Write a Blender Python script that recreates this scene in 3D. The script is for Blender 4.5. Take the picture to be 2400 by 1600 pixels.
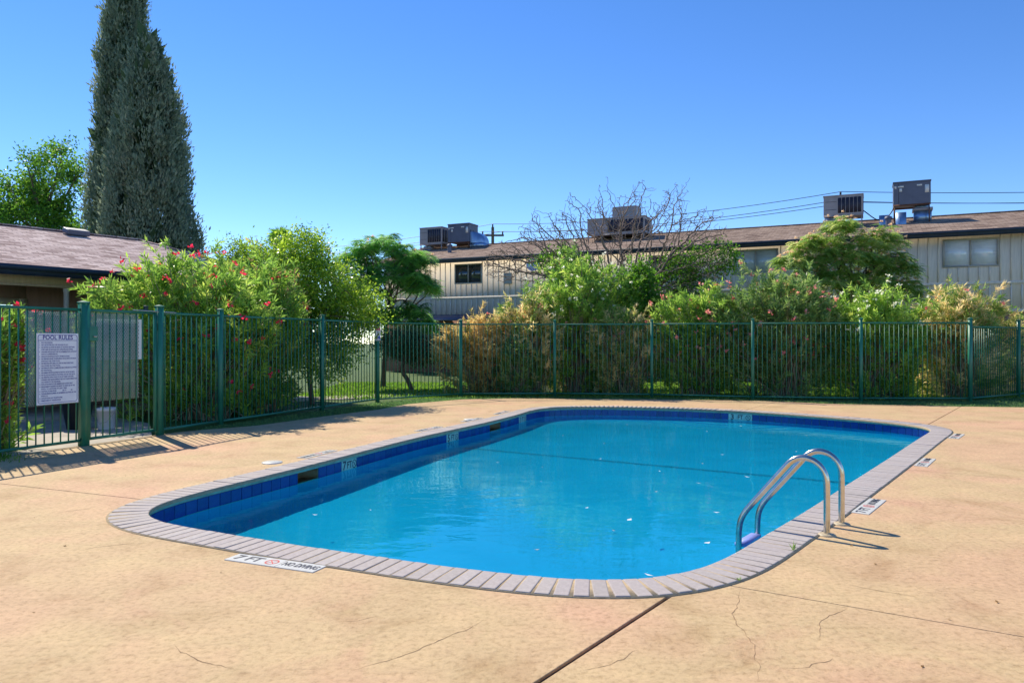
import bpy, bmesh, math, random
import numpy as np
from mathutils import Vector, Matrix

# ---------------------------------------------------------------- clean
for o in list(bpy.data.objects):
    bpy.data.objects.remove(o, do_unlink=True)
S = bpy.context.scene
C = S.collection
R = math.radians

# ---------------------------------------------------------------- camera
EYE = 1.5
cd = bpy.data.cameras.new('camera')
cd.sensor_width = 36.0
cd.lens = 26.25
cd.shift_y = -2.0 / 2400.0
cd.clip_start = 0.05
cd.clip_end = 600.0
cam = bpy.data.objects.new('camera', cd)
C.objects.link(cam)
cam.location = (0, 0, EYE)
cam.rotation_euler = (R(90), 0, 0)
S.camera = cam

# ---------------------------------------------------------------- sky and sun
SUN_DIR = Vector((-0.62, 0.785, 0)).normalized()      # horizontal direction towards the sun
SUN_EL = R(47)
w = bpy.data.worlds.new('World')
S.world = w
w.use_nodes = True
nt = w.node_tree
bg = nt.nodes['Background']
sky = nt.nodes.new('ShaderNodeTexSky')
sky.sky_type = 'NISHITA'
sky.sun_disc = False
sky.sun_elevation = SUN_EL
sky.sun_rotation = math.atan2(SUN_DIR.x, SUN_DIR.y)
sky.altitude = 2000
sky.air_density = 1.0
sky.dust_density = 0.0
sky.ozone_density = 3.0
hs = nt.nodes.new('ShaderNodeHueSaturation')
hs.inputs['Saturation'].default_value = 1.24
hs.inputs['Hue'].default_value = 0.508
nt.links.new(sky.outputs[0], hs.inputs['Color'])
nt.links.new(hs.outputs[0], bg.inputs['Color'])
bg.inputs['Strength'].default_value = 0.092
sd = bpy.data.lights.new('sun', 'SUN')
sd.energy = 2.7
sd.angle = R(0.5)
sd.cycles.is_caustics_light = True
sd.color = (1.0, 0.92, 0.75)
sun = bpy.data.objects.new('sun', sd)
C.objects.link(sun)
dvec = Vector((-SUN_DIR.x * math.cos(SUN_EL), -SUN_DIR.y * math.cos(SUN_EL), -math.sin(SUN_EL)))
sun.rotation_euler = dvec.to_track_quat('-Z', 'Y').to_euler()
sun.location = (-8, 10, 20)
S.view_settings.view_transform = 'Standard'
S.view_settings.look = 'None'
S.view_settings.exposure = 1.1
S.view_settings.gamma = 1.0
S.view_settings.use_curve_mapping = False

# ---------------------------------------------------------------- helpers: objects
def tag(o, label=None, cat=None, group=None, kind=None):
    if label: o['label'] = label
    if cat: o['category'] = cat
    if group: o['group'] = group
    if kind: o['kind'] = kind
    return o

def link(name, data, parent=None, loc=None, rotz=None):
    o = bpy.data.objects.new(name, data)
    C.objects.link(o)
    if parent is not None: o.parent = parent
    if loc is not None: o.location = loc
    if rotz is not None: o.rotation_euler = (0, 0, rotz)
    return o

def empty(name, loc=(0, 0, 0), rotz=0.0):
    o = link(name, None, None, loc, rotz)
    o.empty_display_size = 0.2
    return o

def npmesh(name, V, F, mat=None, rnd=None, smooth=False):
    """V (n,3); F list of int arrays of shape (m,k)"""
    me = bpy.data.meshes.new(name)
    V = np.asarray(V, dtype=np.float32)
    if not isinstance(F, list): F = [F]
    F = [np.asarray(f, dtype=np.int32) for f in F if len(f)]
    me.vertices.add(len(V)); me.vertices.foreach_set('co', V.ravel())
    loops = np.concatenate([f.ravel() for f in F])
    tot = np.concatenate([np.full(len(f), f.shape[1], dtype=np.int32) for f in F])
    st = np.concatenate([[0], np.cumsum(tot)[:-1]]).astype(np.int32)
    me.loops.add(len(loops)); me.loops.foreach_set('vertex_index', loops)
    me.polygons.add(len(tot)); me.polygons.foreach_set('loop_start', st)
    try: me.polygons.foreach_set('loop_total', tot)
    except Exception: pass
    me.update(calc_edges=True)
    if rnd is not None:
        a = me.attributes.new('rnd', 'FLOAT', 'POINT')
        a.data.foreach_set('value', np.asarray(rnd, dtype=np.float32))
    if smooth:
        me.polygons.foreach_set('use_smooth', np.ones(len(tot), dtype=bool))
    if mat: me.materials.append(mat)
    return me

class MB:
    """collects boxes, tubes and polygons for one mesh"""
    def __init__(s): s.v = []; s.f = {}; s.n = 0
    def add(s, V, F):
        V = np.asarray(V, float).reshape(-1, 3); F = np.asarray(F, int)
        s.v.append(V); s.f.setdefault(F.shape[1], []).append(F + s.n); s.n += len(V)
    def box(s, x0, x1, y0, y1, z0, z1):
        V = [(x, y, z) for z in (z0, z1) for y in (y0, y1) for x in (x0, x1)]
        F = [(0, 2, 3, 1), (4, 5, 7, 6), (0, 1, 5, 4), (2, 6, 7, 3), (0, 4, 6, 2), (1, 3, 7, 5)]
        s.add(V, F)
    def obox(s, p, ax, ay, az):
        """box centred at p, half axes ax ay az"""
        p = np.array(p, float); ax = np.array(ax, float); ay = np.array(ay, float); az = np.array(az, float)
        V = [p + i * ax + j * ay + k * az for k in (-1, 1) for j in (-1, 1) for i in (-1, 1)]
        F = [(0, 2, 3, 1), (4, 5, 7, 6), (0, 1, 5, 4), (2, 6, 7, 3), (0, 4, 6, 2), (1, 3, 7, 5)]
        s.add(V, F)
    def bar(s, a, b, wx, wz, up=(0, 0, 1)):
        a = np.array(a, float); b = np.array(b, float); d = b - a; L = np.linalg.norm(d); d /= L
        up = np.array(up, float)
        if abs(d @ up) > .98: up = np.array((0., 1., 0.))
        sd = np.cross(d, up); sd /= np.linalg.norm(sd); u2 = np.cross(sd, d)
        s.obox((a + b) / 2, d * L / 2, sd * wx / 2, u2 * wz / 2)
    def tube(s, pts, r, k=8, cap=True):
        pts = [np.array(p, float) for p in pts]; n = len(pts)
        rr = r if hasattr(r, '__len__') else [r] * n
        V = []; ref = None
        for i, p in enumerate(pts):
            d = pts[min(i + 1, n - 1)] - pts[max(i - 1, 0)]; d = d / np.linalg.norm(d)
            if ref is None:
                ref = np.array((0, 0, 1.)) if abs(d[2]) < .9 else np.array((1., 0, 0))
            a = np.cross(d, ref); a /= np.linalg.norm(a); b = np.cross(a, d); ref = b
            for j in range(k):
                t = 2 * math.pi * j / k
                V.append(p + rr[i] * (math.cos(t) * a + math.sin(t) * b))
        F = [(i * k + j, i * k + (j + 1) % k, (i + 1) * k + (j + 1) % k, (i + 1) * k + j) for i in range(n - 1) for j in range(k)]
        s.add(V, F)
        if cap:
            s.add(V[:k], [tuple(range(k))[::-1]]); s.add(V[-k:], [tuple(range(k))])
    def lathe(s, prof, c=(0, 0, 0), k=24):
        V = []; n = len(prof)
        for (r, z) in prof:
            for j in range(k):
                t = 2 * math.pi * j / k
                V.append((c[0] + r * math.cos(t), c[1] + r * math.sin(t), c[2] + z))
        F = [(i * k + j, i * k + (j + 1) % k, (i + 1) * k + (j + 1) % k, (i + 1) * k + j) for i in range(n - 1) for j in range(k)]
        s.add(V, F)
    def mesh(s, name, mat=None, smooth=False):
        return npmesh(name, np.vstack(s.v), [np.vstack(a) for a in s.f.values()], mat, None, smooth)
    def build(s, name, mat, parent=None, smooth=False, loc=None, rotz=None):
        o = link(name, s.mesh(name, mat, smooth), parent, loc, rotz)
        return o

def smooth_angle(me, deg=40):
    me.polygons.foreach_set('use_smooth', np.ones(len(me.polygons), dtype=bool))
    try: me.set_sharp_from_angle(angle=R(deg))
    except Exception: pass

def bevel_box(name, sx, sy, sz, bev, mat, cx=0, cy=0, cz=0, seg=2):
    bm = bmesh.new()
    bmesh.ops.create_cube(bm, size=1)
    bmesh.ops.scale(bm, vec=(sx, sy, sz), verts=bm.verts)
    bmesh.ops.translate(bm, vec=(cx, cy, cz), verts=bm.verts)
    bmesh.ops.bevel(bm, geom=list(bm.edges), offset=bev, segments=seg, affect='EDGES', profile=.5)
    me = bpy.data.meshes.new(name); bm.to_mesh(me); bm.free()
    if mat: me.materials.append(mat)
    return me

def prism(name, poly, z0, z1, mat, bev=0.0):
    """extruded polygon (ccw list of xy)"""
    bm = bmesh.new()
    vs = [bm.verts.new((p[0], p[1], z1)) for p in poly]
    f = bm.faces.new(vs)
    ret = bmesh.ops.extrude_face_region(bm, geom=[f])
    low = [v for v in ret['geom'] if isinstance(v, bmesh.types.BMVert)]
    for v in low: v.co.z = z0
    bmesh.ops.recalc_face_normals(bm, faces=bm.faces)
    if bev > 0:
        ed = [e for e in bm.edges if all(abs(v.co.z - z1) < 1e-6 for v in e.verts)]
        bmesh.ops.bevel(bm, geom=ed, offset=bev, segments=2, affect='EDGES', profile=.5)
    me = bpy.data.meshes.new(name); bm.to_mesh(me); bm.free()
    if mat: me.materials.append(mat)
    return me

# ---------------------------------------------------------------- helpers: materials
MATS = {}
def nodes(name):
    m = bpy.data.materials.new(name); m.use_nodes = True
    n = m.node_tree; b = n.nodes['Principled BSDF']
    MATS[name] = m
    return m, n, b
def N(n, t, **kw):
    x = n.nodes.new(t)
    for k, v in kw.items():
        if k in x.inputs: x.inputs[k].default_value = v
        else: setattr(x, k, v)
    return x
def ramp(n, src, stops):
    r = n.nodes.new('ShaderNodeValToRGB')
    e = r.color_ramp.elements
    while len(e) < len(stops): e.new(.5)
    for el, (p, c) in zip(e, stops):
        el.position = p; el.color = (*c, 1) if len(c) == 3 else c
    n.links.new(src, r.inputs[0]); return r
def coords(n, scale=(1, 1, 1), obj=True):
    tc = n.nodes.new('ShaderNodeTexCoord'); mp = n.nodes.new('ShaderNodeMapping')
    mp.inputs['Scale'].default_value = scale
    n.links.new(tc.outputs['Object' if obj else 'Generated'], mp.inputs[0]); return mp.outputs[0]
def noise(n, vec, scale, detail=4, rough=.55, dist=0.0):
    x = N(n, 'ShaderNodeTexNoise', Scale=scale, Detail=detail, Roughness=rough, Distortion=dist)
    n.links.new(vec, x.inputs['Vector']); return x.outputs['Fac']
def mixc(n, fac, a, b, mode='MIX'):
    x = n.nodes.new('ShaderNodeMix'); x.data_type = 'RGBA'; x.blend_type = mode
    for sock, val in ((x.inputs[0], fac), (x.inputs[6], a), (x.inputs[7], b)):
        if hasattr(val, 'links'): n.links.new(val, sock)
        elif isinstance(val, (int, float)): sock.default_value = val
        else: sock.default_value = (*val, 1) if len(val) == 3 else val
    return x.outputs[2]
def bump(n, b, h, strength=.3, dist=.01):
    x = N(n, 'ShaderNodeBump', Strength=strength, Distance=dist)
    n.links.new(h, x.inputs['Height']); n.links.new(x.outputs[0], b.inputs['Normal'])

def simple(name, col, rough=.6, metal=0.0, var=.15, scale=6.0, bmp=0.0, spec=.5, rvar=0.0):
    m, n, b = nodes(name)
    v = coords(n)
    f = noise(n, v, scale, 5, .6)
    lo = tuple(c * (1 - var) for c in col); hi = tuple(min(1, c * (1 + var)) for c in col)
    r = ramp(n, f, [(.3, lo), (.7, hi)])
    n.links.new(r.outputs[0], b.inputs['Base Color'])
    b.inputs['Roughness'].default_value = rough
    b.inputs['Metallic'].default_value = metal
    b.inputs['Specular IOR Level'].default_value = spec
    if rvar:
        rr = N(n, 'ShaderNodeMapRange'); rr.inputs[3].default_value = max(.02, rough - rvar); rr.inputs[4].default_value = rough + rvar
        n.links.new(f, rr.inputs[0]); n.links.new(rr.outputs[0], b.inputs['Roughness'])
    if bmp: bump(n, b, noise(n, v, scale * 6, 6), bmp, .01)
    return m

def leafmat(name, cols, trans=.35, rough=.42, spec=.5):
    m, n, b = nodes(name)
    at = n.nodes.new('ShaderNodeAttribute'); at.attribute_name = 'rnd'
    k = len(cols)
    r = ramp(n, at.outputs['Fac'], [(i / max(1, k - 1), c) for i, c in enumerate(cols)])
    n.links.new(r.outputs[0], b.inputs['Base Color'])
    b.inputs['Roughness'].default_value = rough
    b.inputs['Specular IOR Level'].default_value = spec
    tr = n.nodes.new('ShaderNodeBsdfTranslucent')
    hsv = N(n, 'ShaderNodeHueSaturation', Saturation=1.0, Value=1.85)
    n.links.new(r.outputs[0], hsv.inputs['Color']); n.links.new(hsv.outputs[0], tr.inputs['Color'])
    mx = n.nodes.new('ShaderNodeMixShader'); mx.inputs[0].default_value = min(.6, trans + .14)
    n.links.new(b.outputs[0], mx.inputs[1]); n.links.new(tr.outputs[0], mx.inputs[2])
    n.links.new(mx.outputs[0], n.nodes['Material Output'].inputs['Surface'])
    return m

# ---------------------------------------------------------------- materials
def mk_deck():
    m, n, b = nodes('deck_concrete')
    v = coords(n)
    big = noise(n, v, .35, 4, .6)
    mid = noise(n, v, 1.7, 7, .68, .6)
    fine = noise(n, v, 26, 6, .7)
    base = ramp(n, big, [(.36, (.58, .375, .22)), (.5, (.56, .40, .215)), (.64, (.60, .365, .225))])
    mott = ramp(n, mid, [(.25, (.76, .69, .62)), (.46, (1, 1, 1)), (.72, (1.16, 1.16, 1.15))])
    c1 = mixc(n, 1.0, base.outputs[0], mott.outputs[0], 'MULTIPLY')
    # rusty / grey stains with their own shapes
    st = noise(n, v, .9, 6, .7, 1.2)
    stf = ramp(n, st, [(.56, (0, 0, 0)), (.72, (.55, .55, .55))])
    c2 = mixc(n, stf.outputs[0], c1, (.56, .33, .20))
    ff = ramp(n, fine, [(.30, (.70, .66, .61)), (.5, (1, 1, 1)), (.75, (1.14, 1.14, 1.14))])
    c3 = mixc(n, 1.0, c2, ff.outputs[0], 'MULTIPLY')
    c4 = c3
    # short shallow chips of the stamped surface
    v2 = coords(n, (1, 2.2, 1)); ch = noise(n, v2, 7, 6, .75, 1.5)
    chf = ramp(n, ch, [(.60, (0, 0, 0)), (.68, (.6, .6, .6))])
    c5 = mixc(n, chf.outputs[0], c4, (.42, .27, .16))
    n.links.new(c5, b.inputs['Base Color'])
    b.inputs['Roughness'].default_value = .78
    b.inputs['Specular IOR Level'].default_value = .25
    h = n.nodes.new('ShaderNodeMath'); h.operation = 'MULTIPLY_ADD'
    n.links.new(mid, h.inputs[0]); h.inputs[1].default_value = 2.2; n.links.new(fine, h.inputs[2])
    h2 = n.nodes.new('ShaderNodeMath'); h2.operation = 'SUBTRACT'
    n.links.new(h.outputs[0], h2.inputs[0]); h2.inputs[1].default_value = 0
    bump(n, b, h2.outputs[0], .5, .012)
    return m
M_deck = mk_deck()

def mk_random_obj(name, cols, rough, bmp, scale=30, dirt=None):
    m, n, b = nodes(name)
    oi = n.nodes.new('ShaderNodeObjectInfo')
    r = ramp(n, oi.outputs['Random'], [(i / (len(cols) - 1), c) for i, c in enumerate(cols)])
    v = coords(n); f = noise(n, v, scale, 6, .65)
    mo = ramp(n, f, [(.3, (.86, .85, .84)), (.7, (1.08, 1.08, 1.08))])
    c = mixc(n, 1.0, r.outputs[0], mo.outputs[0], 'MULTIPLY')
    if dirt:
        d = ramp(n, noise(n, v, 9, 5, .7), [(.6, (0, 0, 0)), (.75, (.6, .6, .6))])
        c = mixc(n, d.outputs[0], c, dirt)
    n.links.new(c, b.inputs['Base Color'])
    b.inputs['Roughness'].default_value = rough
    if bmp: bump(n, b, f, bmp, .006)
    return m
M_brick = mk_random_obj('coping_brick', [(0.400, 0.352, 0.328), (0.448, 0.392, 0.364), (0.424, 0.368, 0.352), (0.464, 0.416, 0.392)], .8, .35, 40, (0.336, 0.264, 0.208))
M_mortar = simple('mortar', (0.448, 0.336, 0.200), .9, 0, .2, 20, .4)
M_tile = mk_random_obj('blue_glazed_tile', [(0.010, 0.035, 0.210), (0.014, 0.052, 0.280), (0.008, 0.042, 0.238), (0.021, 0.063, 0.294)], .12, .12, 18)
M_grout = simple('pool_grout', (.22, .48, .38), .7, 0, .25, 10, .2)
M_crack = simple('crack_dirt', (.27, .165, .09), .95, 0, .4, 20)
M_filler = simple('joint_filler', (.20, .12, .065), .95, 0, .4, 20, .6)

def mk_plaster():
    m, n, b = nodes('pool_plaster')
    v = coords(n)
    r = ramp(n, noise(n, v, .8, 5, .6), [(.3, (.004, .40, .60)), (.7, (.008, .48, .70))])
    n.links.new(r.outputs[0], b.inputs['Base Color']); b.inputs['Roughness'].default_value = .8
    return m
M_plaster = mk_plaster()
M_stripe = simple('dark_blue_line', (.012, .27, .42), .5, 0, .2, 8)

def mk_water():
    m, n, b = nodes('pool_water')
    n.nodes.remove(b)
    v = coords(n, (1, 1, 1))
    a = noise(n, v, 1.1, 2, .5, .5)
    c = noise(n, coords(n, (1.0, 1.8, 1)), 4.5, 3, .5, .4)
    ad = n.nodes.new('ShaderNodeMath'); ad.operation = 'MULTIPLY_ADD'
    n.links.new(c, ad.inputs[0]); ad.inputs[1].default_value = .22; n.links.new(a, ad.inputs[2])
    # ripples spreading from the return inlet by the far wall
    sp = n.nodes.new('ShaderNodeTexCoord'); mp = n.nodes.new('ShaderNodeVectorMath'); mp.operation = 'SUBTRACT'
    mp.inputs[1].default_value = (4.7, 15.95, 0); n.links.new(sp.outputs['Object'], mp.inputs[0])
    wl = n.nodes.new('ShaderNodeVectorMath'); wl.operation = 'LENGTH'; n.links.new(mp.outputs[0], wl.inputs[0])
    sn = n.nodes.new('ShaderNodeMath'); sn.operation = 'MULTIPLY'; sn.inputs[1].default_value = 16.0; n.links.new(wl.outputs['Value'], sn.inputs[0])
    s2 = n.nodes.new('ShaderNodeMath'); s2.operation = 'SINE'; n.links.new(sn.outputs[0], s2.inputs[0])
    fo = N(n, 'ShaderNodeMapRange'); fo.inputs[1].default_value = .2; fo.inputs[2].default_value = 2.4; fo.inputs[3].default_value = .5; fo.inputs[4].default_value = 0
    n.links.new(wl.outputs['Value'], fo.inputs[0])
    s3 = n.nodes.new('ShaderNodeMath'); s3.operation = 'MULTIPLY'; n.links.new(s2.outputs[0], s3.inputs[0]); n.links.new(fo.outputs[0], s3.inputs[1])
    hh = n.nodes.new('ShaderNodeMath'); hh.operation = 'ADD'; n.links.new(ad.outputs[0], hh.inputs[0]); n.links.new(s3.outputs[0], hh.inputs[1])
    bp = N(n, 'ShaderNodeBump', Strength=.5, Distance=.02); n.links.new(hh.outputs[0], bp.inputs['Height'])
    mx = N(n, 'ShaderNodeBsdfGlass', Roughness=0.0, IOR=1.33); mx.inputs['Color'].default_value = (.40, .95, 1, 1); n.links.new(bp.outputs[0], mx.inputs['Normal'])
    out = n.nodes['Material Output']
    n.links.new(mx.outputs[0], out.inputs['Surface'])
    
    return m
M_water = mk_water()

M_green = simple('green_paint', (0.022, 0.183, 0.116), .38, 0, .18, 3, .03, .5, .1)
M_greenlite = simple('green_mesh_paint', (.26, .36, .32), .45, 0, .2, 6)
M_steel = simple('stainless_steel', (.60, .57, .50), .22, 1.0, .12, 14, .03, .5, .08)
M_plate = simple('tan_cover_plate', (.48, .38, .24), .5, 0, .1, 8)
M_step = simple('blue_white_plastic', (.30, .36, .80), .35, 0, .1, 8)
M_white = simple('white_tile', (0.648, 0.630, 0.576), .35, 0, .08, 25, .05)
M_mint = simple('pale_marker_tile', (.42, .62, .52), .25, 0, .10, 25, .05)
M_black = simple('black_lettering', (.03, .03, .05), .5, 0, .3, 30)
M_red = simple('red_lettering', (.62, .08, .06), .5, 0, .15, 20)
M_navy = simple('navy_lettering', (.04, .04, .28), .5, 0, .1, 20)
M_signwhite = simple('sign_white', (.84, .84, .86), .35, 0, .05, 6)
M_signblue = simple('sign_blue', (.03, .06, .55), .4, 0, .1, 8)
M_signred = simple('sign_red', (.62, .05, .07), .4, 0, .1, 8)
M_boardwhite = simple('white_board', (.82, .82, .84), .4, 0, .06, 5)
M_bucketw = simple('white_plastic', (.62, .63, .68), .4, 0, .1, 6)
M_bucketb = simple('black_plastic', (.012, .012, .016), .35, 0, .3, 6)
M_pipe = simple('tan_plastic', (.30, .21, .10), .5, 0, .3, 8)
M_sign_dk = simple('dark_hinge', (.03, .05, .05), .4, .6, .2, 10)

def mk_lawn():
    m, n, b = nodes('lawn_ground')
    v = coords(n)
    f = noise(n, v, 2.2, 7, .7); g = noise(n, v, 40, 5, .7)
    r = ramp(n, f, [(.3, (.045, .085, .014)), (.55, (.075, .15, .02)), (.78, (.13, .14, .045))])
    mo = ramp(n, g, [(.3, (.55, .55, .5)), (.7, (1.25, 1.25, 1.2))])
    c = mixc(n, 1, r.outputs[0], mo.outputs[0], 'MULTIPLY')
    n.links.new(c, b.inputs['Base Color']); b.inputs['Roughness'].default_value = .9
    bump(n, b, g, .8, .03)
    return m
M_lawn = mk_lawn()
M_path = simple('path_concrete', (0.425, 0.374, 0.315), .85, 0, .2, 3, .25)

def mk_siding(name, col):
    m, n, b = nodes(name)
    v = coords(n, (6, 6, .5)); f = noise(n, v, 3, 6, .7)
    lo = tuple(c * .82 for c in col); hi = tuple(c * 1.1 for c in col)
    r = ramp(n, f, [(.3, lo), (.7, hi)])
    n.links.new(r.outputs[0], b.inputs['Base Color']); b.inputs['Roughness'].default_value = .75
    bump(n, b, f, .2, .01)
    return m
M_siding = mk_siding('board_siding', (.80, .70, .58))
M_batten = mk_siding('batten_wood', (.82, .72, .60))
M_fascia = simple('dark_navy_fascia', (.018, .032, .06), .55, 0, .25, 4, .1)
M_beam = mk_siding('tan_beam', (0.520, 0.403, 0.247))
M_porchwall = mk_siding('porch_wall', (0.302, 0.206, 0.173))
M_trimw = simple('pale_trim', (.45, .42, .38), .6, 0, .1, 6)
M_dark = simple('dark_interior', (.03, .027, .028), .8, 0, .3, 3)

def mk_shingle(name, cols, tab=.30, course=.145):
    m, n, b = nodes(name)
    v = coords(n)
    br = n.nodes.new('ShaderNodeTexBrick')
    br.offset = .5
    br.inputs['Color1'].default_value = (0, 0, 0, 1); br.inputs['Color2'].default_value = (1, 1, 1, 1)
    br.inputs['Mortar'].default_value = (.0, .0, .0, 1)
    br.inputs['Scale'].default_value = 1.0; br.inputs['Mortar Size'].default_value = .012
    br.inputs['Brick Width'].default_value = tab; br.inputs['Row Height'].default_value = course; br.inputs['Bias'].default_value = 0
    n.links.new(v, br.inputs['Vector'])
    big = noise(n, v, .9, 4, .6)
    ad = n.nodes.new('ShaderNodeMath'); ad.operation = 'MULTIPLY_ADD'; ad.inputs[1].default_value = .55
    n.links.new(br.outputs['Color'], ad.inputs[0])
    sb = n.nodes.new('ShaderNodeMath'); sb.operation = 'MULTIPLY'; sb.inputs[1].default_value = .45; n.links.new(big, sb.inputs[0])
    n.links.new(sb.outputs[0], ad.inputs[2])
    r = ramp(n, ad.outputs[0], [(.12, cols[0]), (.45, cols[1]), (.8, cols[2])])
    g = noise(n, v, 60, 4, .7); gm = ramp(n, g, [(.3, (.75, .75, .75)), (.7, (1.2, 1.2, 1.2))])
    c = mixc(n, 1, r.outputs[0], gm.outputs[0], 'MULTIPLY')
    n.links.new(c, b.inputs['Base Color']); b.inputs['Roughness'].default_value = .95; b.inputs['Specular IOR Level'].default_value = .1
    bump(n, b, g, .5, .008)
    return m
M_shingle_l = mk_shingle('pinkish_shingle', [(.22, .14, .13), (.58, .44, .40), (.80, .64, .58)])
M_shingle_r = mk_shingle('brown_shingle', [(.14, .09, .07), (.36, .26, .20), (.50, .37, .29)])

def mk_brickwall():
    m, n, b = nodes('red_brickwork')
    tc = coords(n); mp = n.nodes.new('ShaderNodeMapping'); mp.inputs['Rotation'].default_value = (R(90), 0, 0); n.links.new(tc, mp.inputs[0])
    br = n.nodes.new('ShaderNodeTexBrick')
    br.inputs['Color1'].default_value = (.24, .09, .06, 1); br.inputs['Color2'].default_value = (.32, .14, .10, 1); br.inputs['Mortar'].default_value = (.35, .28, .24, 1)
    br.inputs['Scale'].default_value = 1; br.inputs['Brick Width'].default_value = .21; br.inputs['Row Height'].default_value = .075; br.inputs['Mortar Size'].default_value = .008
    n.links.new(mp.outputs[0], br.inputs['Vector']); n.links.new(br.outputs['Color'], b.inputs['Base Color']); b.inputs['Roughness'].default_value = .9
    return m
M_brickwall = mk_brickwall()
def mk_glass(name, col, rough=.08):
    m, n, b = nodes(name)
    v = coords(n, (1, 1, 9)); r = ramp(n, noise(n, v, 2.2, 3), [(.3, tuple(c * .85 for c in col)), (.7, col)])
    n.links.new(r.outputs[0], b.inputs['Base Color']); b.inputs['Roughness'].default_value = rough
    b.inputs['Specular IOR Level'].default_value = .8; b.inputs['Coat Weight'].default_value = .5
    return m
M_glass_blind = mk_glass('glass_over_white_blind', (.86, .90, .95))
M_glass_blind2 = mk_glass('glass_over_grey_blind', (.62, .66, .64))
M_glass_dark = mk_glass('dark_window_glass', (.05, .06, .06), .05)
M_acgrey = simple('slate_grey_metal', (.12, .13, .18), .5, .2, .12, 3)
M_acbeige = simple('beige_grey_metal', (.34, .31, .32), .55, .1, .12, 3)
M_louver = simple('dark_louver', (.03, .03, .05), .6, .2, .2, 6)
M_galv = simple('galvanised_metal', (.30, .42, .58), .35, .8, .15, 5)
M_sticker = simple('white_sticker', (.75, .75, .72), .5, 0, .05, 8)
M_rust = simple('rusty_steel', (.16, .07, .045), .7, .4, .3, 10)
M_cable = simple('black_cable', (.02, .02, .025), .5, 0, .2, 8)
M_pole = simple('weathered_pole_wood', (.17, .12, .085), .9, 0, .3, 4, .3)
M_wire = simple('grey_wire', (.05, .055, .07), .5, .3, .1, 4)
M_bark = simple('grey_brown_bark', (.16, .115, .085), .9, 0, .35, 12, .5)
M_deadbark = simple('pale_dead_bark', (.27, .19, .15), .9, 0, .35, 10, .4)
M_twig = simple('green_brown_stem', (.33, .26, .16), .85, 0, .35, 10, .2)

L_ole = leafmat('oleander_leaf', [(0.102, 0.187, 0.038), (0.189, 0.333, 0.056), (0.291, 0.452, 0.072), (0.483, 0.559, 0.117)], .38, .36)
L_oled = leafmat('oleander_leaf_deep', [(0.087, 0.164, 0.054), (0.159, 0.270, 0.074), (0.262, 0.379, 0.095), (0.419, 0.461, 0.186)], .34, .36)
L_dry = leafmat('oleander_leaf_dry', [(0.193, 0.240, 0.056), (0.448, 0.352, 0.120), (0.640, 0.480, 0.193), (0.736, 0.593, 0.304)], .32, .5)
L_drymix = leafmat('oleander_leaf_half_dry', [(0.124, 0.248, 0.042), (0.208, 0.332, 0.062), (0.622, 0.518, 0.228), (0.954, 0.747, 0.414)], .35, .45)
L_brown = leafmat('dead_leaf', [(.20, .13, .05), (.34, .22, .09), (.42, .28, .13)], .3, .6)
L_priv = leafmat('small_glossy_leaf', [(0.073, 0.156, 0.022), (0.161, 0.277, 0.026), (0.288, 0.433, 0.032), (0.473, 0.577, 0.054)], .36, .33, .6)
L_mim = leafmat('feathery_leaf', [(0.084, 0.208, 0.067), (0.151, 0.336, 0.090), (0.253, 0.480, 0.100), (0.436, 0.607, 0.168)], .38, .5)
L_mimr = leafmat('feathery_leaf_yellowed', [(0.141, 0.244, 0.054), (0.230, 0.359, 0.080), (0.384, 0.486, 0.134), (0.640, 0.615, 0.269)], .38, .5)
L_tree = leafmat('broad_tree_leaf', [(0.045, 0.116, 0.018), (0.090, 0.206, 0.022), (0.152, 0.305, 0.026), (0.233, 0.394, 0.036)], .38, .4)
L_bright = leafmat('bright_green_leaf', [(.05, .13, .010), (.08, .20, .012), (.12, .26, .02)], .42, .4)
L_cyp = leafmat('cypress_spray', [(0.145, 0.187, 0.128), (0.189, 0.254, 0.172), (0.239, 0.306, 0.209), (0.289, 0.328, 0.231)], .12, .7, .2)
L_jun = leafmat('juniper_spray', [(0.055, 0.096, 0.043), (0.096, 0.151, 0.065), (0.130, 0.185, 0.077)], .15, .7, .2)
L_grass = leafmat('grass_blade', [(0.058, 0.134, 0.013), (0.109, 0.230, 0.019), (0.166, 0.320, 0.026), (0.256, 0.307, 0.064)], .4, .5)
L_weed = leafmat('weed_blade', [(0.083, 0.177, 0.061), (0.135, 0.250, 0.083), (0.208, 0.334, 0.104)], .35, .5)
F_red = leafmat('crimson_blossom', [(.55, .015, .05), (.75, .03, .09), (.80, .08, .12)], .35, .5)
F_pink = leafmat('coral_pink_blossom', [(.70, .16, .16), (.78, .27, .24), (.80, .42, .34)], .35, .5)
F_white = leafmat('cream_blossom', [(.70, .66, .45), (.76, .74, .60), (.80, .78, .68)], .35, .5)
F_mim = leafmat('peach_powder_blossom', [(.60, .42, .26), (.68, .50, .32), (.72, .56, .42)], .35, .6)

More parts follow.
